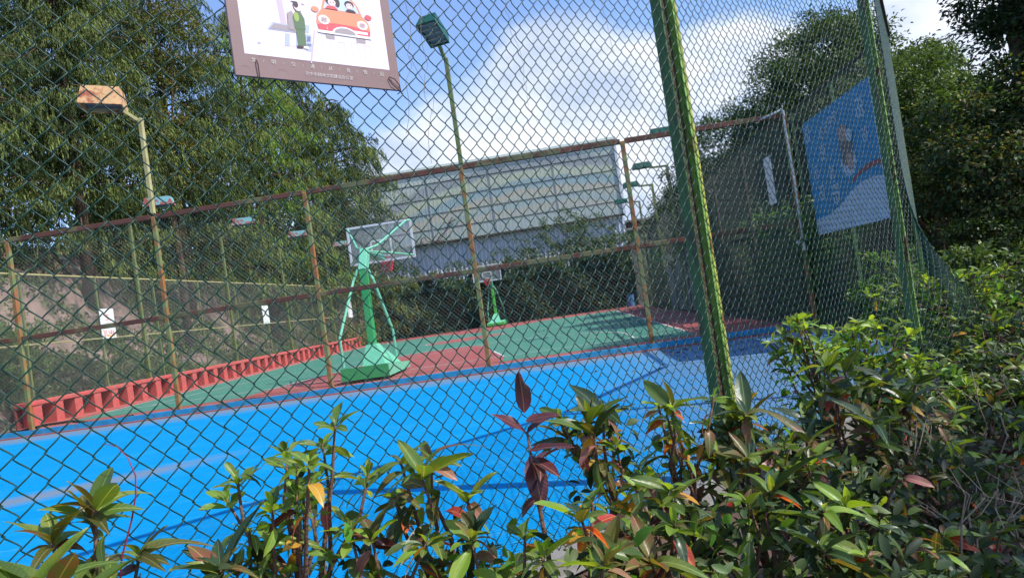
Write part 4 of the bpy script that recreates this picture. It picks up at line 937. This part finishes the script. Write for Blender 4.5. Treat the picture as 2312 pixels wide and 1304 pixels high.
# trees right of the courts
broadleaf('big dense dark green tree with a domed top behind the blue billboard', (9.2, 23.0, -.45), [(0, 0, 7.6, 1.9, 1.7), (-1.3, -.5, 6.2, 2.0, 1.6), (1.5, 0, 6.3, 2.0, 1.7), (-2.2, -.6, 4.9, 1.9, 1.5), (.2, -.8, 4.8, 2.4, 1.6), (2.2, -.3, 4.6, 1.9, 1.6), (.6, .3, 8.5, 1.1, .9), (-2.9, -.4, 3.6, 1.5, 1.3), (0, -.5, 3.2, 2.6, 1.4)], .15, [leafmd, leafdk, leafmd], 1650, 34, trunk=(.22, 0), csig=.32)
broadleaf('dark tree lower left of the domed tree above the right fence', (6.7, 27.5, 0), [(0, 0, 5.8, 1.5, 1.5), (-.9, 0, 4.6, 1.4, 1.2), (1.2, 0, 4.6, 1.6, 1.4), (0, 0, 3.2, 2.0, 1.4)], .15, [leafdk, leafmd], 420, 32, csig=.28)
broadleaf('small leafy tree beyond the fence between the green post and the domed tree', (5.9, 34.5, 0), [(0, 0, 4.6, 1.2, 1.2), (0, 1.5, 4.0, 1.3, 1.1), (.6, -1, 3.4, 1.3, 1.2)], .17, [leafmd, leafdk], 200, 28, csig=.26)
broadleaf('olive tree to the right of the corner post with sunlit outer leaves', (10.1, 20.0, 0), [(-.2, 0, 5.5, 1.4, 1.1), (-.9, -.4, 4.6, 1.5, 1.3), (1.2, 0, 4.3, 1.6, 1.3), (0, -.6, 3.6, 2.0, 1.5), (-1.5, -.5, 3.2, 1.4, 1.4), (1.9, -.3, 3.3, 1.5, 1.4)], .14, [leafmd, leafmd, leafdk, leafmd], 560, 32, csig=.25)
conifer('small pointed conifer rising over the olive tree against the clouds', (13.6, 25.0, 0), 8.2, 1.5, 200, [needles3, needles], blade=.3, seed=21, wid=.06, spr=24)
conifer('second pointed conifer beside the small one over the olive trees', (14.7, 25.2, 0), 7.3, 1.5, 180, [needles3, needles], blade=.3, seed=22, wid=.06, spr=24)
broadleaf('tree with brownish tips low in front of the dark right hand tree', (8.3, 12.9, 0), [(0, 0, 2.9, 1.5, 1.3), (1.2, -.2, 3.0, 1.4, 1.2), (-1.2, 0, 2.6, 1.3, 1.2), (.3, -.4, 2.0, 1.8, 1.2)], .12, [leafmd, leafbr, leafdk], 380, 32, csig=.22)
broadleaf('tallest dark tree at the right edge of the picture', (9.0, 13.7, 0), [(.7, -.2, 7.4, 1.5, 1.6), (.0, -.2, 5.9, 1.2, 1.3), (1.5, -.3, 5.8, 1.5, 1.5), (.2, -.6, 4.6, 1.3, 1.2), (1.4, -.5, 4.2, 1.5, 1.3), (.5, -.5, 3.2, 1.4, 1.0), (.9, -.4, 9.2, 1.6, 1.4), (.9, -1, 6.6, 1.3, 1.6)], .13, [leafdk, leafdk, leafvd], 900, 34, trunk=(.2, 0), csig=.26)
broadleaf('round clipped dark bush in the shade under the trees', (7.1, 12.4, 0), [(0, 0, .9, 1.2, .9), (.8, .3, .8, .9, .8)], .07, [leafdk, leafmd], 260, 30, trunk=(.04, 0), name='bush', cat='bush', csig=.12)
broadleaf('reddish brown leaved bush beside the round clipped bush', (8.5, 11.8, 0), [(0, 0, .7, .9, .7), (.8, .2, .6, .9, .6)], .08, [leafrd, leafdk], 150, 28, trunk=(.04, 0), name='bush', cat='bush', csig=.14)
# dark wood closing the view behind the right hand trees
def wood(label, x0, y0, x1, y1, n, H, mt, leaf=.3):
    t = rng.uniform(0, 1, n); x = x0+(x1-x0)*t; y = y0+(y1-y0)*t+rng.normal(size=n)*1.2; top = H*(1+.18*np.sin(t*23)+.12*np.sin(t*51+1)); z = rng.uniform(0, 1, n)*top
    P = np.stack([x, y, z], 1)+rng.normal(size=(n, 3))*.3; P[:, 2] = np.maximum(P[:, 2], 0)
    leafmesh('wood', P, rng.normal(size=(n, 3)), unit(n), leaf*rng.uniform(.6, 1.5, n), leaf*.6*rng.uniform(.6, 1.4, n), mt, kind='stuff', label=label, category='wood')
wood('far belt of dark trees behind the right hand trees and path', 7, 36, 26, 20, 30000, 5.2, [leafvd, leafdk])
wood('dark far wood on the slope above the left bank', -40, 14, -26, 60, 26000, 15, [leafvd, leafdk], .4)
wood('dark wood closing the gap left of the grey hall', -34, 52, -17, 62, 22000, 12, [leafvd, leafdk], .4)
wood('low dark thicket right of the path', 11, 17, 19, 7, 14000, 3.6, [leafvd, leafdk], .16)
# the tree whose shade lies over the right part of the near hedge stands right of the path
broadleaf('shade tree right of the path casting shade over the near hedge', (8.4, .3, 0), [(0, 0, 6.6, 1.9, 1.3), (-1.2, .3, 5.9, 1.5, 1.0), (1.4, .3, 6.0, 1.6, 1.1), (0, 1.0, 6.1, 1.5, 1.0), (.2, -1.6, 6.0, 1.6, 1.0)], .14, [leafdk, leafmd], 420, 30, trunk=(.2, 0), csig=.26)
tk = thing('dead_trunk', 'short pale sunlit broken trunk by the dark bushes at the right', 'tree trunk', (8.3, 12.0, .0)); 
q = MB(); q.tube([(0, 0, 0), (-.05, 0, .7), (-.18, 0, 1.35), (-.3, 0, 1.7)], [.09, .07, .05, .02], barkg, 8); q.tube([(-.1, 0, 1.0), (.08, 0, 1.3), (.1, 0, 1.75)], [.04, .025, .01], barkg, 6); q.build('trunk', tk, smooth=True)

# ================================================================== near hedge: shrubs with single leaves
def leafmat(name, col, col2, rib=(.30, .36, .10), trans=.34, rough=.30, thr=(.5, .7), vein=.5):
    M = D.materials.new(name); M.use_nodes = True; t = M.node_tree; t.nodes.clear(); k = t.links
    def N(ty, **kw):
        n = t.nodes.new(ty)
        for a, b in kw.items(): setattr(n, a, b)
        return n
    def MM(op, a, b=None):
        n = N('ShaderNodeMath', operation=op)
        for i, v in enumerate((a, b)):
            if v is None: continue
            if isinstance(v, (int, float)): n.inputs[i].default_value = v
            else: k.new(v, n.inputs[i])
        return n.outputs[0]
    o = N('ShaderNodeOutputMaterial'); p = N('ShaderNodeBsdfPrincipled'); tc = N('ShaderNodeTexCoord'); sx = N('ShaderNodeSeparateXYZ'); k.new(tc.outputs['Object'], sx.inputs[0])
    oi = N('ShaderNodeObjectInfo'); nz = N('ShaderNodeTexNoise', noise_dimensions='4D'); nz.inputs['Scale'].default_value = 22; nz.inputs['Detail'].default_value = 4
    k.new(tc.outputs['Object'], nz.inputs['Vector']); k.new(MM('MULTIPLY', oi.outputs['Random'], 50), nz.inputs['W'])
    mr = N('ShaderNodeMapRange'); k.new(MM('ADD', nz.outputs[0], MM('MULTIPLY', MM('SUBTRACT', oi.outputs['Random'], .5), .22)), mr.inputs[0]); mr.inputs[1].default_value, mr.inputs[2].default_value = thr
    m1 = N('ShaderNodeMixRGB'); k.new(mr.outputs[0], m1.inputs[0]); m1.inputs[1].default_value = (*col, 1); m1.inputs[2].default_value = (*col2, 1)
    # midrib and side veins
    ax = MM('ABSOLUTE', sx.outputs[0]); ribf = MM('LESS_THAN', ax, .0011)
    vw = MM('FRACT', MM('MULTIPLY', MM('SUBTRACT', sx.outputs[1], MM('MULTIPLY', ax, .9)), 120)); vf = MM('MULTIPLY', MM('LESS_THAN', vw, .13), vein)
    fac = MM('MAXIMUM', MM('MULTIPLY', ribf, .8), MM('MULTIPLY', vf, .4))
    m2 = N('ShaderNodeMixRGB'); k.new(fac, m2.inputs[0]); k.new(m1.outputs[0], m2.inputs[1]); m2.inputs[2].default_value = (*rib, 1)
    h = N('ShaderNodeHueSaturation'); k.new(m2.outputs[0], h.inputs['Color']); vr = N('ShaderNodeMapRange'); k.new(oi.outputs['Random'], vr.inputs[0]); vr.inputs[3].default_value = .7; vr.inputs[4].default_value = 1.3; k.new(vr.outputs[0], h.inputs['Value'])
    k.new(h.outputs[0], p.inputs['Base Color']); p.inputs['Roughness'].default_value = rough+.08; p.inputs['Specular IOR Level'].default_value = .5
    nb = N('ShaderNodeTexNoise'); nb.inputs['Scale'].default_value = 90; k.new(tc.outputs['Object'], nb.inputs['Vector'])
    bp_ = N('ShaderNodeBump'); bp_.inputs['Strength'].default_value = .35; bp_.inputs['Distance'].default_value = .002; k.new(MM('ADD', nb.outputs[0], MM('MULTIPLY', vf, -.8)), bp_.inputs['Height']); k.new(bp_.outputs[0], p.inputs['Normal'])
    tr = N('ShaderNodeBsdfTranslucent'); g = N('ShaderNodeMixRGB', blend_type='MULTIPLY'); g.inputs[0].default_value = 1; k.new(h.outputs[0], g.inputs[1]); g.inputs[2].default_value = (2.1, 1.8, .5, 1); k.new(g.outputs[0], tr.inputs[0])
    ms = N('ShaderNodeMixShader'); ms.inputs[0].default_value = trans; k.new(p.outputs[0], ms.inputs[1]); k.new(tr.outputs[0], ms.inputs[2]); k.new(ms.outputs[0], o.inputs[0]); return M
LG = leafmat('glossy mid green leaf', (.095, .17, .030), (.17, .20, .035), trans=.38)
LB = leafmat('fresh bright green leaf', (.19, .33, .04), (.27, .36, .05), trans=.45)
LD = leafmat('deep green leaf', (.028, .062, .022), (.05, .075, .02), trans=.2, rough=.26, rib=(.16, .2, .08))
LO = leafmat('olive leaf turning red', (.10, .11, .025), (.20, .07, .04), rib=(.32, .28, .10))
LP = leafmat('dark purple leaf', (.085, .018, .022), (.05, .022, .016), rib=(.32, .13, .08), trans=.22)
LR = leafmat('red autumn leaf', (.50, .06, .04), (.60, .20, .05), rib=(.65, .35, .12), trans=.4)
LY = leafmat('orange yellow leaf', (.60, .28, .03), (.45, .33, .06), rib=(.55, .45, .15), trans=.4)
LK = leafmat('pinkish bronze leaf', (.36, .14, .12), (.22, .13, .06), rib=(.5, .3, .2), trans=.3)
LBR = leafmat('dry brown leaf', (.17, .085, .04), (.26, .14, .08), rib=(.2, .12, .07), trans=.15, rough=.7)
def mk_leaf(Ln, Wd, shape, bend, fold, mt, twist=0, torn=False):
    n = 7; V_ = []; F_ = []
    for i in range(n+1):
        s = i/n
        if shape == 'lance': w = math.sin(math.pi*min(1, s**.85))**.8
        elif shape == 'obov': w = (math.sin(math.pi*s**1.45)**.75) if 0 < s < 1 else 0
        else: w = math.sin(math.pi*s)**.7 if 0 < s < 1 else 0
        w = max(w, .04 if i < n else 0)*Wd/2; y = Ln*s; z = -bend*Ln*s*s; c = fold*w
        wv = .06*Wd*math.sin(s*9+twist*3)
        tw = twist*s; ct, st_ = math.cos(tw), math.sin(tw)
        for sx_, zz in ((-w, c+wv), (-w*.5, c*.42), (0, 0), (w*.5, c*.42), (w, c-wv)):
            if torn and sx_ < -w*.7 and s > .62: sx_ *= .45
            V_.append((sx_*ct-zz*st_, y-abs(bend)*Ln*.25*s*s, z+zz*ct+sx_*st_))
    for i in range(n):
        for j in range(4): a_ = i*5+j; F_.append([a_, a_+1, a_+6, a_+5])
    return rawmesh('leaf', V_, F_, [mt], smooth=True)
def leafset(Ln, Wd, shape, mats):
    return [mk_leaf(Ln*f, Wd*f*g, shape, b, fo, mt, tw) for mt in mats for (f, g, b, fo, tw) in ((1, 1, .25, .35, .2), (.75, 1.1, .6, .15, -.5), (1.15, .9, .12, .5, .6), (.9, .85, .9, .4, -.2))]
SETS = {
 'big': (leafset(.125, .040, 'lance', [LG, LG, LO]), 7),
 'bigd': (leafset(.145, .042, 'lance', [LD, LG, LO, LD]), 7),
 'whorl': (leafset(.074, .028, 'obov', [LG, LB, LG]), 9),
 'whorlb': (leafset(.066, .027, 'obov', [LB, LB, LG]), 9),
 'small': (leafset(.056, .027, 'ellip', [LD, LG, LD]), 7),
 'mixed': (leafset(.092, .036, 'ellip', [LG, LD, LO, LB]), 7),
 'purple': (leafset(.11, .042, 'lance', [LP, LP, LP]), 2),
 'far': (leafset(.10, .032, 'obov', [LG, LB, LB, LD]), 9),
}
ACC = [mk_leaf(.088, .034, 'lance', b, .3, mt, tw) for mt in (LR, LY, LK, LP, LBR, LO) for (b, tw) in ((.3, .3), (.6, -.5))]
def place_leaf(me, parent, p, d, roll=0, sc=1):
    d = Vector(d).normalized(); up = Vector((0, 0, 1))
    if abs(d.z) > .97: up = Vector((.3, 1, 0))
    x = d.cross(up).normalized(); z = x.cross(d)
    M = Matrix((x, d, z)).transposed() @ Matrix.Rotation(roll, 3, 'Y')
    o = D.objects.new('leaf', me); C.objects.link(o); o.parent = parent
    M4 = M.to_4x4(); M4 = Matrix.Translation(p) @ M4 @ Matrix.Scale(sc, 4); o.matrix_local = M4
    return o
def shrub(label, top, H0=0, R=.22, tips=8, kind='mixed', acc=.05, cap=280, fill=0, fmt=None, name='hedge_shrub', depth=.38, seed=0, zmin=.3, group='shrubs of the near hedge', extra=None, sc=1, stemr=.0095, twigs=0):
    g = random.Random(500+seed); x, y, H = top
    t = thing(name, label, 'shrub', (x, y, 0), 0, group)
    sets = kind if isinstance(kind, (list, tuple)) else [kind]
    q = MB(); root = Vector((g.uniform(-.03, .03), g.uniform(-.03, .03), 0)); cnt = 0
    hub = root+Vector((g.uniform(-.03, .03), g.uniform(-.03, .03), H*.45))
    q.tube([root, root*.6+hub*.4+Vector((.01, -.01, 0)), hub], [stemr*1.9, stemr*1.6, stemr*1.3], stemm, 7)
    T_ = []
    for i in range(tips):
        a_ = 6.283*(i/tips+g.uniform(-.08, .08)); rr = R*g.uniform(.15, 1)**.7 if i else 0
        z = H-(rr/R)**2*.12*g.random()-depth*max(0, g.random()-.3)*.9 if i else H-.03
        T_.append(Vector((rr*1.25*math.cos(a_), rr*1.25*math.sin(a_), max(z-.045, zmin))))
    for e in (extra or []): T_.append(Vector(e)-Vector((x, y, 0)))
    for i, tp in enumerate(T_):
        h = hub+Vector((0, 0, g.uniform(-.1, .12)))
        mid = h.lerp(tp, .5)+Vector((g.uniform(-.04, .04), g.uniform(-.04, .04), g.uniform(-.05, .01)))
        m2 = h.lerp(tp, .8)+Vector((g.uniform(-.02, .02), g.uniform(-.02, .02), -.02))
        q.tube([h, mid, m2, tp], [stemr*.9, stemr*.7, stemr*.5, stemr*.35], stemm, 5)
        ks = sets[i % len(sets)]; ms, nw = SETS[ks]
        ax = (tp-m2).normalized(); w = nw+g.randint(-2, 2); ph = g.uniform(0, 6.28)
        for j in range(w):
            if cnt >= cap: break
            az = ph+j*2.399; el = g.uniform(.1, .75) if j < w*.7 else g.uniform(.8, 1.3)
            d = Vector((math.cos(az)*math.cos(el), math.sin(az)*math.cos(el), math.sin(el)))+ax*.25
            place_leaf(g.choice(ms), t, tp-ax*.006*(w-j)*.4, d, g.uniform(-.5, .5), sc*g.uniform(.6, 1.2) if j < w*.7 else sc*g.uniform(.4, .75)); cnt += 1
        for j in range(g.randint(4, 7)):   # leaves further down the twig
            if cnt >= cap: break
            s = g.uniform(.25, .9); p = mid.lerp(tp, s) if s > .3 else h.lerp(mid, .6+s)
            az = g.uniform(0, 6.28); el = g.uniform(-.7, .45)
            d = Vector((math.cos(az)*math.cos(el), math.sin(az)*math.cos(el), math.sin(el)))
            me = g.choice(ACC) if g.random() < acc*1.7 else g.choice(ms)
            place_leaf(me, t, p, d, g.uniform(-.8, .8), sc*g.uniform(.7, 1.1)); cnt += 1
        if g.random() < acc*3 and cnt < cap:
            az = g.uniform(0, 6.28); place_leaf(g.choice(ACC), t, tp-Vector((0, 0, .02)), (math.cos(az), math.sin(az), g.uniform(-.6, .2)), g.uniform(-.8, .8), sc); cnt += 1
    q.build('stem', t, smooth=True)
    for i in range(twigs):
        a_ = g.uniform(0, 6.28); p = Vector((math.cos(a_)*R*.4, math.sin(a_)*R*.4, H*.5)); q = MB(); L_ = [p]
        for s in range(4): L_.append(L_[-1]+Vector((g.uniform(-.06, .06), g.uniform(-.06, .06), g.uniform(.03, .12))))
        q.tube(L_, [.004, .0035, .003, .002, .0012], twig, 5); q.tube([L_[2], L_[2]+Vector((g.uniform(-.08, .08), g.uniform(-.08, .08), .06)), L_[2]+Vector((g.uniform(-.12, .12), g.uniform(-.12, .12), .13))], [.002, .0016, .001], twig, 4); q.build('dry_twig', t)
    if fill:
        u = unit(fill); r = rng.uniform(.2, 1.0, fill)[:, None]**.5
        P = u*r*np.array([R*1.15, R*1.15, (H-zmin)*.5])+np.array([0, 0, (H+zmin)/2-.06]); P[:, 2] = np.clip(P[:, 2], .02, H)
        Dr = u*.6+rng.normal(size=(fill, 3))*.5; lm = fmt or [LG, LD]
        leafmesh('inner_foliage', P, Dr, unit(fill)+[0, 0, 1.2], .055*sc*rng.uniform(.6, 1.3, fill), .024*sc*rng.uniform(.7, 1.3, fill), fmt or [leafmd, leafdk, leaflt, leafvd], parent=t, hexa=True, kind='stuff')
    return t
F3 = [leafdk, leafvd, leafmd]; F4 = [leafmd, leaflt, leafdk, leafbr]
SH = [
 ('slender shrub at the bottom left with a thick bare stem and long green leaves', (-1.01, 1.38, 1.07), dict(R=.07, tips=5, kind='big', acc=.10, depth=.5)),
 ('low rosette of broad green leaves in the bottom left corner', (-.98, 1.19, .98), dict(R=.05, tips=3, kind='big', acc=.04, depth=.1)),
 ('bright leafy shrub with upright whorls below the notice board', (-.76, 1.75, 1.04), dict(R=.17, tips=13, extra=[(-.88,1.72,.95),(-.64,1.8,1.04),(-.70,1.70,.90),(-.84,1.66,.84)], kind=['whorlb', 'whorl', 'whorl'], acc=.06, fill=80)),
 ('dark long leaved branch hanging at the left foot of the bright leafy shrub', (-.86, 1.55, .86), dict(R=.08, tips=3, kind='bigd', acc=.05, fill=40)),
 ('shrub with spreading pointed leaves just left of the purple leaved stem', (-.42, 1.88, .98), dict(R=.10, tips=5, kind=['big', 'mixed'], acc=.12, fill=50)),
 ('low shrub with bronze and pink leaves between the bright shrub and the spreading one', (-.56, 1.72, .84), dict(R=.16, tips=8, kind=['mixed', 'whorl', 'big'], acc=.30, fill=140)),
 ('single upright stem with dark purple leaves standing above the hedge', (-.14, 1.70, 1.05), dict(R=.02, tips=1, kind='purple', acc=0, depth=.1)),
 ('shrub with arching red tinted leaves left of the big green post', (.06, 2.17, 1.00), dict(R=.12, tips=8, kind=['bigd', 'whorlb', 'big'], acc=.22, fill=90)),
 ('shrub with small bright rosettes at the foot of the big green post', (.28, 2.33, .96), dict(R=.14, tips=9, kind=['whorlb', 'big', 'whorlb'], acc=.15, fill=90)),
 ('long leaved shrub covering the base of the big green post', (.52, 2.38, .88), dict(R=.16, tips=9, kind=['big', 'bigd', 'mixed'], acc=.15, fill=160)),
 ('sunlit bright green shrub pressed against the mesh, left of three', (1.37, 4.32, 1.00), dict(R=.17, tips=13, kind=['whorlb', 'whorlb', 'whorl'], acc=.02, fill=260, fmt=[leaflt, leafmd], sc=1.25)),
 ('sunlit bright green shrub pressed against the mesh, middle of three', (1.74, 4.45, .90), dict(R=.28, tips=20, kind='whorlb', acc=.02, fill=420, fmt=[leaflt, leafmd], sc=1.25)),
 ('sunlit green shrub under the slack mesh, right of three', (2.16, 4.75, .62), dict(R=.26, tips=14, kind=['whorlb', 'whorl'], acc=.03, fill=300, fmt=[leaflt, leafmd], sc=1.2)),
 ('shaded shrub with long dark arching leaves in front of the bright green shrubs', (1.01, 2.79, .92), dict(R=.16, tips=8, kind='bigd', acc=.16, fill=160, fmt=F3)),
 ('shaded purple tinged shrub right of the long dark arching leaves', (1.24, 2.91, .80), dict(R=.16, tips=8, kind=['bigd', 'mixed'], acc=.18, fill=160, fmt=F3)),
 ('shrub with yellowing leaves low below the purple leaved stem', (-.04, 1.61, .86), dict(R=.13, tips=8, kind=['mixed', 'big', 'whorl'], acc=.22, fill=150)),
 ('sunlit shrub with one orange red leaf, bottom centre of the hedge', (.16, 1.83, .80), dict(R=.16, tips=9, kind=['big', 'mixed'], acc=.20, fill=170)),
 ('mixed leaved shrub right of the bottom centre of the hedge', (.40, 1.95, .74), dict(R=.17, tips=10, kind=['mixed', 'bigd', 'small'], acc=.12, fill=220)),
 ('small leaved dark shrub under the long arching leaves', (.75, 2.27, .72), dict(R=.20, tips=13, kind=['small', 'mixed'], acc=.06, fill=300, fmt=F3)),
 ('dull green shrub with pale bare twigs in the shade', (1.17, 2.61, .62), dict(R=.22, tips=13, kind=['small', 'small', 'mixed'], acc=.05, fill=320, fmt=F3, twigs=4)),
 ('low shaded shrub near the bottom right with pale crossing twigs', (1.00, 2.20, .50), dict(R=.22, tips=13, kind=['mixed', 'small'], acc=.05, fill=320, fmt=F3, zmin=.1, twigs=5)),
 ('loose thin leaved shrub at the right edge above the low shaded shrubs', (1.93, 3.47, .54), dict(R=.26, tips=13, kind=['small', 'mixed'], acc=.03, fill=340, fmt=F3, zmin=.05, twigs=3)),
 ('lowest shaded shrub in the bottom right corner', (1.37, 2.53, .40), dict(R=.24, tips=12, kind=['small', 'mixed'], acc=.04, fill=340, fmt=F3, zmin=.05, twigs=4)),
 ('dark shrub with one bronze leaf along the bottom edge right of centre', (.66, 1.87, .60), dict(R=.18, tips=11, kind=['mixed', 'small', 'bigd'], acc=.10, fill=240, fmt=F3)),
 ('low tangled shrub with thin stems left below the purple leaved stem', (-.32, 1.79, .80), dict(R=.15, tips=8, kind=['mixed', 'whorl'], acc=.16, fill=180)),
 ('shaded shrub with reddish leaf stalks right of the big green post base', (.74, 2.67, .72), dict(R=.18, tips=10, kind=['mixed', 'bigd'], acc=.14, fill=200)),
 ('sunny shrub beyond the slack mesh, left one of the pair beside the path', (4.08, 7.93, .95), dict(R=.7, tips=26, kind='far', acc=.02, fill=1500, fmt=[leafmd, leaflt, leafdk], sc=1.6, zmin=.1, stemr=.012)),
 ('sunny shrub behind the slack mesh, right one of the pair next to the path', (4.98, 8.59, .95), dict(R=.75, tips=26, kind='far', acc=.05, fill=1500, fmt=[leafmd, leafdk, leafdk], sc=1.6, zmin=.1, stemr=.012)),
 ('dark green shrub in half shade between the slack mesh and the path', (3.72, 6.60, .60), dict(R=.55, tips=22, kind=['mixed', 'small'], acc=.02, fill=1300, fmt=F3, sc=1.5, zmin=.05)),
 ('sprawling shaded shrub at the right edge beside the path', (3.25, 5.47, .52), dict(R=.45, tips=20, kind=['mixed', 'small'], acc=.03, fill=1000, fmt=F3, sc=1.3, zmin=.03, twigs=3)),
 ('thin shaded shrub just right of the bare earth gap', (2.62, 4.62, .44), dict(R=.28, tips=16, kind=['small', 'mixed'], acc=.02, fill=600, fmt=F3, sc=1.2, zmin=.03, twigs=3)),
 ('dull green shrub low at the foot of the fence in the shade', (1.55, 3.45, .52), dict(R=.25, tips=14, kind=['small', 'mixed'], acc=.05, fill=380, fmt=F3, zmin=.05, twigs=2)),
]
for i, (lb, tp, kw) in enumerate(SH): shrub(lb, tp, seed=i, **kw)
# a torn purple leaf standing straight up, and its drooping neighbours, on the purple stem
ps = [o for o in D.objects if o.get('label') == 'single upright stem with dark purple leaves standing above the hedge'][0]
for (dz, dd, sc_, r_) in ((.0, (.05, .2, 1), 1.0, 0), (-.02, (.9, .1, .15), .85, .4), (-.05, (-.75, -.1, .75), 1.0, -.3), (-.09, (.9, -.1, .1), 1.05, .2), (-.10, (.15, -.45, -1), 1.25, .1)):
    place_leaf(mk_leaf(.105, .044, 'lance', .15, .2, LP, .1, torn=(dz == 0)), ps, (0, 0, 1.02+dz), dd, r_, sc_)
# reddish tendril curling above the left shrub
q = MB(); q.tube([(-1.0, 1.40, .80), (-.99, 1.41, .88), (-.965, 1.42, .95), (-.952, 1.425, 1.0), (-.95, 1.43, 1.04), (-.962, 1.43, 1.08), (-.985, 1.435, 1.105), (-1.02, 1.44, 1.115)], [.0022, .002, .0019, .0017, .0015, .0012, .001, .0006], mat('crimson tendril', (.22, .025, .05), .4), 6)
q.build('tendril', label='crimson tendril curling up from the bottom left shrub across the mesh', category='vine', smooth=True)
# dry climber threads caught in the near mesh
def thread(label, pts, r=.0012):
    P = [nf(t_, z_, .012+.006*math.sin(9*t_+5*z_)) for t_, z_ in pts]; q = MB(); q.tube(P, r, twig, 4); q.build('dry_tendril', label=label, category='vine', group='dry tendrils caught in the near mesh')
def jag(t0, z0, t1, z1, n=9, a=.02): return [(t0+(t1-t0)*i/n+random.uniform(-a, a), z0+(z1-z0)*i/n+random.uniform(-a, a)) for i in range(n+1)]
thread('dry tendril hanging down beside the right edge of the notice board', jag(-.37, 2.75, -.46, 2.1)); thread('long dry tendril right of the notice board reaching down to the hall roof', jag(-.30, 2.9, -.36, 1.95, 12))
thread('dry tendril looped at the lower right corner of the notice board', jag(-.41, 2.45, -.30, 2.2, 7, .03)); thread('thin dry tendril in the mesh in front of the clouds', jag(.20, 2.9, .30, 2.2, 10, .03))
thread('thin dry tendril hanging left of the big green post', jag(.95, 3.2, 1.0, 2.6, 8, .02)); thread('thin dry tendril hanging right of the big green post', jag(1.95, 3.3, 2.0, 2.5, 8, .03))
# stains on the blue court
stain = mat('grey worn dirt on blue paint', (.20, .22, .25), .85, var=.3, vscale=6)

# fallen leaves lying about, most of them on the right where the trees stand close
n = 420; x = 4.4-np.abs(rng.normal(size=n))*2.6; y = rng.uniform(8.5, 40, n); k = x > -12; x, y = x[k], y[k]; n = len(x)
P = np.stack([x, y, np.where(y > YD+.1, .045, .012)], 1); k = np.abs(y-YD) > .2; P = P[k]; n = len(P)
Dr = rng.normal(size=(n, 3)); Dr[:, 2] = rng.uniform(-.05, .12, n)
leafmesh('fallen_leaves', P, Dr, np.tile([0, 0, 1.], (n, 1))+rng.normal(size=(n, 3))*.2, .08*rng.uniform(.6, 1.3, n), .045*rng.uniform(.6, 1.3, n), [leafbr, LBR, leafrd], kind='stuff', label='scattered fallen leaves on the courts', category='fallen leaves')
n = 900; x = rng.uniform(1.6, 9, n); y = rng.uniform(1, 15, n); P = np.stack([x, y, np.full(n, .012)], 1); Dr = rng.normal(size=(n, 3)); Dr[:, 2] = rng.uniform(0, .3, n)
leafmesh('leaf_litter', P, Dr, np.tile([0, 0, 1.], (n, 1))+rng.normal(size=(n, 3))*.3, .07*rng.uniform(.6, 1.3, n), .04*rng.uniform(.6, 1.3, n), [leafbr, LBR, leafrd], kind='stuff', label='brown leaf litter on the earth beside the hedge', category='leaf litter')
